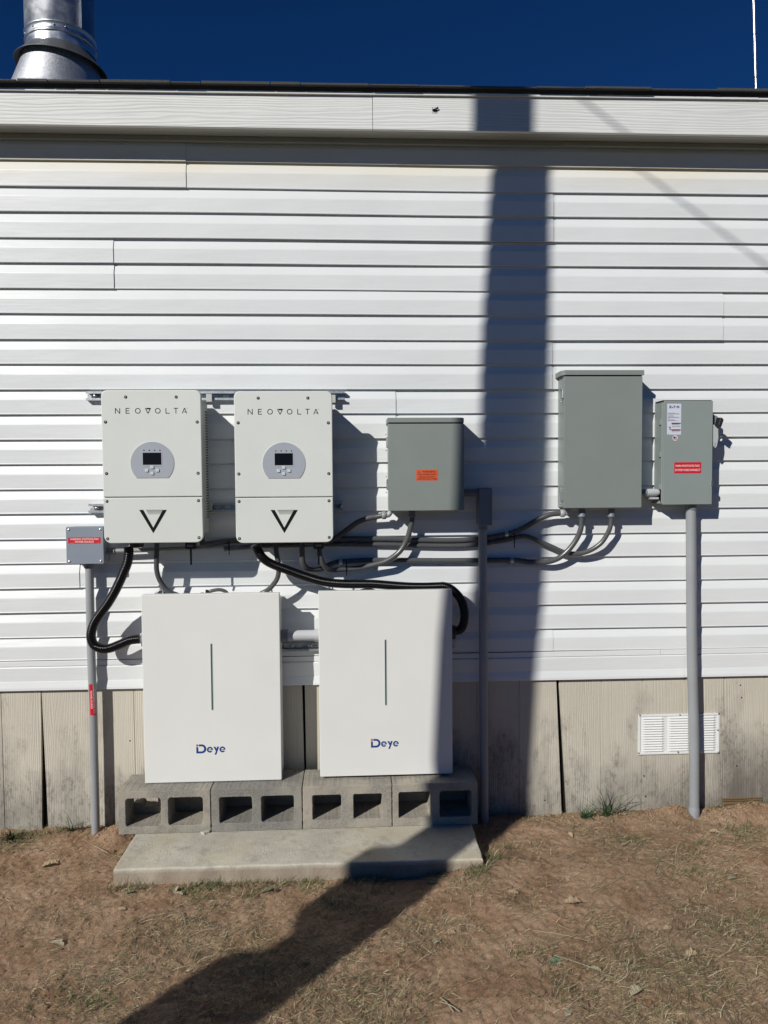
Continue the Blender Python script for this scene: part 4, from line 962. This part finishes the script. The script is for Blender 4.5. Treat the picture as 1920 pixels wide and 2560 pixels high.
# insect on the fascia
p = at(1085.5, 275, FY-.004)
ins = MB(); ins.lathe((p.x, p.y, p.z), [(.0005, -.010), (.004, -.006), (.005, 0), (.0035, .004), (.0045, .008), (.003, .012), (.0005, .014)], 10, 'x')
for k, (dx, dz) in enumerate(((-.010, .012), (.004, .014), (.012, .010), (-.008, -.012), (.004, -.013), (.012, -.012))): ins.tube([(p.x+dx*.2, p.y, p.z), (p.x+dx*.8, p.y-.004, p.z+dz*.7), (p.x+dx, p.y+.003, p.z+dz)], .0007, 5)
ins.add([(p.x+.002, p.y-.004, p.z+.003), (p.x+.016, p.y-.005, p.z+.013), (p.x+.020, p.y-.004, p.z+.004), (p.x+.006, p.y-.004, p.z+.001)], [[0, 1, 2, 3]])
tag(ins.build('insect', m_ink), 'small dark insect resting on the pale fascia board', 'insect')

# rotten timber at the far right foot of the wall
p = at(1855, 1996, -.02); b = MB(); b.box(p.x-.09, p.x+.11, -.009, .03, p.z-.06, p.z-.004, .003)
tag(b.build('timber_block', m_timber), 'brown rotten timber showing under the wall at the far right', 'timber')

# ================================================================== GRASS, LEAVES, TWIGS, CLODS
def blades(name, items, mat, label):
    V, Fc, C = [], [], []
    for (x, y, z, L, w_, az, lift, curl, c, side) in items:
        dx, dy = math.cos(az), math.sin(az); px_, py_ = -dy, dx
        bidx = len(V); n = 3; cx, cy, cz = x, y, z; el = lift; aa = az
        for i in range(n+1):
            ww = w_*(1-.75*i/n)*.5
            V += [(cx+px_*ww, cy+py_*ww, cz+ww*.6), (cx-px_*ww, cy-py_*ww, cz-ww*.2)]
            f_ = random.uniform(.9, 1.1); C += [(c[0]*f_, c[1]*f_, c[2]*f_, 1)]*2
            st = L/n; cx += math.cos(aa)*math.cos(el)*st; cy += math.sin(aa)*math.cos(el)*st; cz = max(cz+math.sin(el)*st, -.06)
            el += curl/n; aa += side/n
        for i in range(n): Fc.append([bidx+2*i, bidx+2*i+1, bidx+2*i+3, bidx+2*i+2])
    me = bpy.data.meshes.new(name); me.from_pydata(V, [], Fc); me.update()
    ca = me.color_attributes.new('Col', 'FLOAT_COLOR', 'POINT'); ca.data.foreach_set('color', [v for c in C for v in c])
    me.materials.append(mat); o = bpy.data.objects.new(name, me); col.objects.link(o)
    return tag(o, label, None, kind='stuff')
def clear(x, y):
    if PADC[0]-.01 < x < PADC[1]+.01 and PADC[2]-.012 < y < 0: return False
    return y < -.02
spots = [((700, 2420), .30, 1.0), ((850, 2520), .25, 1.0), ((450, 2350), .22, .85), ((250, 2480), .25, .7), ((1060, 2330), .16, .8), ((1650, 2480), .35, 1.0), ((1850, 2350), .25, 1.0), ((1750, 2180), .2, .75),
         ((1560, 2100), .15, .6), ((1320, 2260), .18, .35), ((1860, 2080), .14, .9), ((1180, 2220), .10, .8), ((560, 2240), .12, .8), ((850, 2250), .15, .8), ((40, 2090), .12, .8), ((170, 2280), .14, .55), ((480, 2130), .06, .5), ((1500, 2330), .12, .5), ((1250, 2450), .2, .18), ((330, 2050), .08, .5), ((1450, 2060), .1, .6), ((1640, 2560), .3, 1.0), ((0, 2520), .2, .5)]
SP = []
for (px, py), r, wt in spots:
    p = atz(px, py, 0); SP.append((p.x, p.y, r, wt))
def dens(x, y):
    v = .11
    for a, c, r, wt in SP: v = max(v, wt*math.exp(-(((x-a)/r)**2+((y-c)/(r*.8))**2)))
    return v*max(.05, .42+1.3*(.5+noise.noise(Vector((x*7, y*7, 3))))*max(0, .5+noise.noise(Vector((x*22, y*22, 5)))))
straw = [(.42, .345, .20), (.50, .43, .28), (.31, .25, .145), (.23, .19, .11), (.20, .165, .10), (.48, .41, .27), (.26, .225, .12), (.12, .09, .055), (.075, .055, .035), (.10, .075, .045), (.16, .13, .075)]
greens = [(.085, .12, .045), (.12, .15, .055), (.16, .17, .075), (.20, .20, .095)]
items = []
for k in range(380000):
    x = random.uniform(-1.75, 2.45); y = random.uniform(-1.75, -.02)
    if not clear(x, y) or random.random() > dens(x, y)*.85: continue
    c = random.choice(straw) if random.random() > .16 else random.choice(greens)
    L = random.uniform(.010, .036) if random.random() > .10 else random.uniform(.04, .085)
    items.append((x, y, gz(x, y)+random.uniform(0, .004), L, random.uniform(.0008, .0019), 5*noise.noise(Vector((x*3.5, y*3.5, 11)))+random.gauss(0, .8)+random.choice((0, PI)), abs(random.gauss(0, .35)), random.uniform(-1.1, .15), c, random.uniform(-1.2, 1.2)))
blades('dry_grass', items, m_grass, 'short dry straw coloured grass lying over the soil')
# greener tufts
items = []
tufts = [((620, 2225), .03, 60), ((470, 2215), .035, 70), ((500, 2232), .03, 60), ((540, 2195), .05, 110), ((860, 2240), .06, 60), ((960, 2215), .05, 60), ((1230, 2150), .035, 90), ((1180, 2195), .05, 90), ((30, 2080), .07, 160), ((90, 2070), .05, 90), ((150, 2062), .05, 60),
         ((1570, 2090), .06, 80), ((1760, 2100), .05, 60), ((1860, 2050), .07, 80), ((230, 2500), .06, 80), ((1270, 2110), .03, 40), ((1350, 2100), .04, 30), ((1720, 2190), .04, 60), ((1880, 2300), .1, 80), ((1300, 2400), .03, 25), ((760, 2205), .06, 70)]
for (px, py), r, n in tufts:
    p = atz(px, py, 0)
    for k in range(n):
        x, y = random.gauss(p.x, r*.8), random.gauss(p.y, r*.35)
        if not clear(x, y): y = PADC[2]-.015 if y < -.3 else y
        if not clear(x, y): continue
        items.append((x, y, gz(x, y), random.uniform(.015, .045), random.uniform(.0014, .003), random.uniform(0, 2*PI), random.uniform(.3, 1.3), random.uniform(-1.2, .1), random.choice(greens[:3]) if random.random() < .72 else random.choice(straw), random.uniform(-.6, .6)))
for k in range(3200):      # straw and green fringe caught along the edges of the pad
    t_ = random.random()
    if t_ < .72: x, y = random.uniform(-.97, .56), PADC[2]-.014-abs(random.gauss(0, .022))
    elif t_ < .88: x, y = PADC[1]+.014+abs(random.gauss(0, .02)), random.uniform(-.56, -.05)
    else: x, y = PADC[0]-.014-abs(random.gauss(0, .03)), random.uniform(-.56, -.2)
    if noise.noise(Vector((x*6, y*3, 7))) < -.12: continue
    c = random.choice(greens[:3]) if random.random() < .35 else random.choice(straw)
    items.append((x, y, gz(x, y), random.uniform(.012, .050), random.uniform(.0010, .0024), random.uniform(0, 2*PI), random.uniform(.1, 1.1), random.uniform(-1.2, .1), c, random.uniform(-.8, .8)))
for k in range(2600):      # and along the foot of the skirting
    x, y = random.uniform(-1.7, 2.4), -.022-abs(random.gauss(0, .025))
    if -.96 < x < .56 or noise.noise(Vector((x*3, 3, 7))) < -.05: continue
    c = random.choice(greens[:3]) if random.random() < .45 else random.choice(straw)
    items.append((x, y, gz(x, y), random.uniform(.012, .050), random.uniform(.0010, .0026), random.uniform(PI, 2*PI), random.uniform(.2, 1.2), random.uniform(-1.2, .1), c, random.uniform(-.8, .8)))
blades('green_grass', items, m_grass, 'sparse green grass tufts along the pad and the foot of the wall')
# the big weed
def weed(px, py, zz, n, Lr, label, grp=None):
    p = at(px, py, zz); it = []
    z0_ = gz(p.x, zz)
    for k in range(n):
        az = random.uniform(PI*.9, PI*2.1); it.append((p.x+random.gauss(0, .010), zz+random.gauss(0, .006), z0_, random.uniform(*Lr), random.uniform(.004, .008), az, random.uniform(.6, 1.45), random.uniform(-1.3, -.2), random.choice([(.045, .095, .035), (.07, .12, .05), (.035, .07, .03)]), random.uniform(-.3, .3)))
    o = blades('weed', it, m_grass, label); del o['kind']; tag(o, None, 'weed', 'green weeds at the foot of the wall')
weed(1515, 2015, -.06, 34, (.07, .20), 'broad bladed green weed left of the louvred vent at the foot of the wall')
weed(180, 2060, -.05, 18, (.05, .11), 'small green weed left of the leftmost pipe at the foot of the wall')
weed(1462, 2022, -.06, 60, (.03, .09), 'low bushy green weed just right of the skirting gap')
weed(25, 2085, -.10, 60, (.03, .085), 'low spreading green weed at the far left foot of the wall')
# clods
V = MB()
for k in range(9500):
    x = random.uniform(-1.75, 2.45); y = random.uniform(-1.7, -.02)
    if k < 1800: y = -abs(random.gauss(0, .10))-.02
    if not clear(x, y): continue
    s_r = random.uniform(.0018, .0045) if random.random() < .90 else random.uniform(.0045, .009)
    if k < 900:
        x = random.choice([random.gauss(-1.07, .05), random.gauss(1.50, .12), random.gauss(1.8, .15), random.uniform(.6, 1.4)]); y = -abs(random.gauss(0, .05))-.03; s_r = random.uniform(.003, .010)
    if not clear(x, y): continue
    z0_ = gz(x, y)
    pts = [(1, 0, 0), (-1, 0, 0), (0, 1, 0), (0, -1, 0), (0, 0, 1), (0, 0, -1)]
    vs = [(x+a*s_r*random.uniform(.6, 1.3), y+c*s_r*random.uniform(.6, 1.3), z0_+e*s_r*random.uniform(.5, 1)) for a, c, e in pts]
    V.add(vs, [[0, 2, 4], [2, 1, 4], [1, 3, 4], [3, 0, 4], [2, 0, 5], [1, 2, 5], [3, 1, 5], [0, 3, 5]])
tag(V.build('soil_clods', m_soil, off=(0, 0, 0)), 'small crumbs and clods of reddish soil', None, kind='stuff')
# leaves
def leafmat(c):
    mt = painted('leaf_%d' % int(c[0]*1000), c, .65, var=.35); return mt
LM = {'tan': leafmat((.36, .265, .165)), 'brown': leafmat((.23, .125, .07)), 'green': leafmat((.19, .20, .115)), 'grey': leafmat((.33, .29, .20)), 'dark': leafmat((.06, .045, .05)), 'bluegreen': leafmat((.12, .19, .13))}
def leaf(px, py, L, az, kind, label, tilt=.2, pos=None):
    p = pos or atz(px, py, .004); b = MB(); n = 14
    z0_ = max(gz(p.x, p.y), -.035)+.003
    lob = random.choice([3, 4]); ph = random.uniform(0, 1)
    rows = []
    for i in range(n+1):
        u = i/n; wd = L*.34*math.sin(PI*min(1, u*1.02))**.7*(.80+.22*math.sin(u*lob*2*PI+ph*6))+.001
        if u < .1: wd = .0012
        zc = .05*L*math.sin(u*PI)*random.uniform(.6, 1.4)
        rows.append(((u-.5)*L, wd, zc))
    vs = []
    for x, wd, zc in rows:
        for k in (-1, -.5, 0, .5, 1):
            vs.append((x+abs(k)*wd*.25, k*wd, zc+(abs(k)**1.5)*wd*.55*tilt*3+.001*random.random()))
    R_ = Matrix.Rotation(az, 4, 'Z')@Matrix.Rotation(random.uniform(-.16, .16), 4, 'X')@Matrix.Rotation(random.uniform(-.1, .1), 4, 'Y')
    vs = [R_@Vector(v)+Vector((p.x, p.y, z0_)) for v in vs]
    b.add(vs, [[i*5+k, (i+1)*5+k, (i+1)*5+k+1, i*5+k+1] for i in range(n) for k in range(4)], False)
    o = b.build('fallen_leaf', LM[kind]); tag(o, label, 'leaf', 'fallen leaves on the ground')
leaf(322, 2221, .055, .5, 'green', 'dull green fallen leaf at the left front corner of the concrete pad')
leaf(437, 2215, .045, 1.6, 'grey', 'pale upright fallen leaf below the left half of the pad front', .4)
leaf(445, 2226, .040, -.4, 'grey', 'pale flat fallen leaf beside the upright pale leaf below the pad')
leaf(665, 2213, .052, .45, 'green', 'grey green fallen leaf in front of the middle of the pad')
leaf(694, 2212, .032, 1.0, 'dark', 'dark purple fallen leaf in front of the middle of the pad')
leaf(478, 2193, .026, .9, 'brown', 'small orange brown fallen leaf on green grass below the pad')
leaf(122, 2146, .075, .4, 'tan', 'long tan curled fallen leaf on bare soil left of the pad', .35)
leaf(275, 2108, .035, -.3, 'brown', 'brown fallen leaf beside the left end of the block row')
leaf(140, 2350, .060, -.35, 'grey', 'pale grey fallen leaf lying in the lower left dry grass')
leaf(303, 2268, .032, .2, 'tan', 'small tan fallen leaf on soil below the left pad corner')
leaf(1145, 2172, .045, .6, 'grey', 'pale fallen leaf at the right front corner of the pad')
leaf(1168, 2170, .042, -.2, 'brown', 'reddish fallen leaf at the right front corner of the pad')
leaf(1083, 2195, .050, -.3, 'green', 'shaded green fallen leaf in front of the right part of the pad')
leaf(1430, 2265, .075, .15, 'tan', 'large flat tan fallen leaf on bare soil in the right half')
leaf(1282, 2237, .045, -.2, 'tan', 'tan fallen leaf on bare soil just left of the large flat leaf')
leaf(1388, 2416, .040, .2, 'bluegreen', 'bluish green fallen leaf low in the right half')
leaf(1092, 2350, .035, .8, 'grey', 'grey green fallen leaf on the soil right of the ground shadow')
leaf(1127, 2332, .038, .1, 'tan', 'tan fallen leaf just above the grey green one right of the ground shadow')
leaf(1728, 2405, .050, .1, 'tan', 'yellow tan curled fallen leaf in the lower right grass', .5)
leaf(1590, 2505, .055, .5, 'grey', 'grey crumpled fallen leaf near the bottom right of the view', .5)
leaf(1620, 2530, .035, 1.2, 'brown', 'small brown fallen leaf near the bottom right beside a grey one')
leaf(1670, 2335, .042, .3, 'tan', 'small tan fallen leaf in thin grass in the right half')
leaf(1490, 2445, .040, 2.4, 'grey', 'narrow grey green fallen leaf low in the right half')
leaf(1830, 2200, .045, .2, 'grey', 'pale folded fallen leaf near the right edge of the view')
leaf(1420, 2560, .040, .9, 'grey', 'pale fallen leaf at the bottom edge right of the middle')
leaf(1425, 2075, .040, 1.9, 'tan', 'pale upright fallen leaf below the skirting gap', .5)
leaf(1785, 2065, .050, -.5, 'tan', 'tan fallen leaf at the foot of the thick right pipe')
leaf(1560, 2105, .035, .4, 'grey', 'pale fallen leaf on soil between the weed and the thick right pipe')
# twigs
for (px0, py0, px1, py1, r, lab) in ((1385, 2402, 1510, 2450, .0012, 'pale thin twig beside the bluish green leaf'), (1330, 2335, 1470, 2365, .0011, 'pale thin twig under the large flat leaf'), (1145, 2315, 1190, 2318, .0013, 'short pale twig right of the ground shadow'), (455, 2270, 462, 2300, .0016, 'forked pale twig below the left part of the pad'),
                                (1470, 2520, 1471, 2560, .0014, 'upright dark twig at the bottom edge of the view'), (225, 2090, 270, 2112, .0016, 'pale twig beside the foot of the leftmost pipe'), (1480, 2240, 1560, 2200, .0012, 'long straight pale twig above the large flat leaf'), (1100, 2500, 1135, 2540, .0018, 'thick pale twig at the bottom right of the ground shadow'),
                                (1150, 2540, 1100, 2515, .0014, 'thin crossing twig at the bottom right of the ground shadow'), (600, 2190, 622, 2178, .0022, 'short dark red stick leaning on the pad front')):
    a, c = atz(px0, py0, .004), atz(px1, py1, .004); a.z = gz(a.x, a.y)+.004; c.z = gz(c.x, c.y)+.005; mid = a.lerp(c, .5); mid += Vector((random.uniform(-.006, .006), random.uniform(-.006, .006), .004))
    mt = LM['grey'] if 'pale' in lab or 'crossing' in lab else LM['brown']
    tag(MB().tube(spline([a, mid, c], 5), r, 6).build('twig', mt), lab, 'twig', 'twigs on the soil')
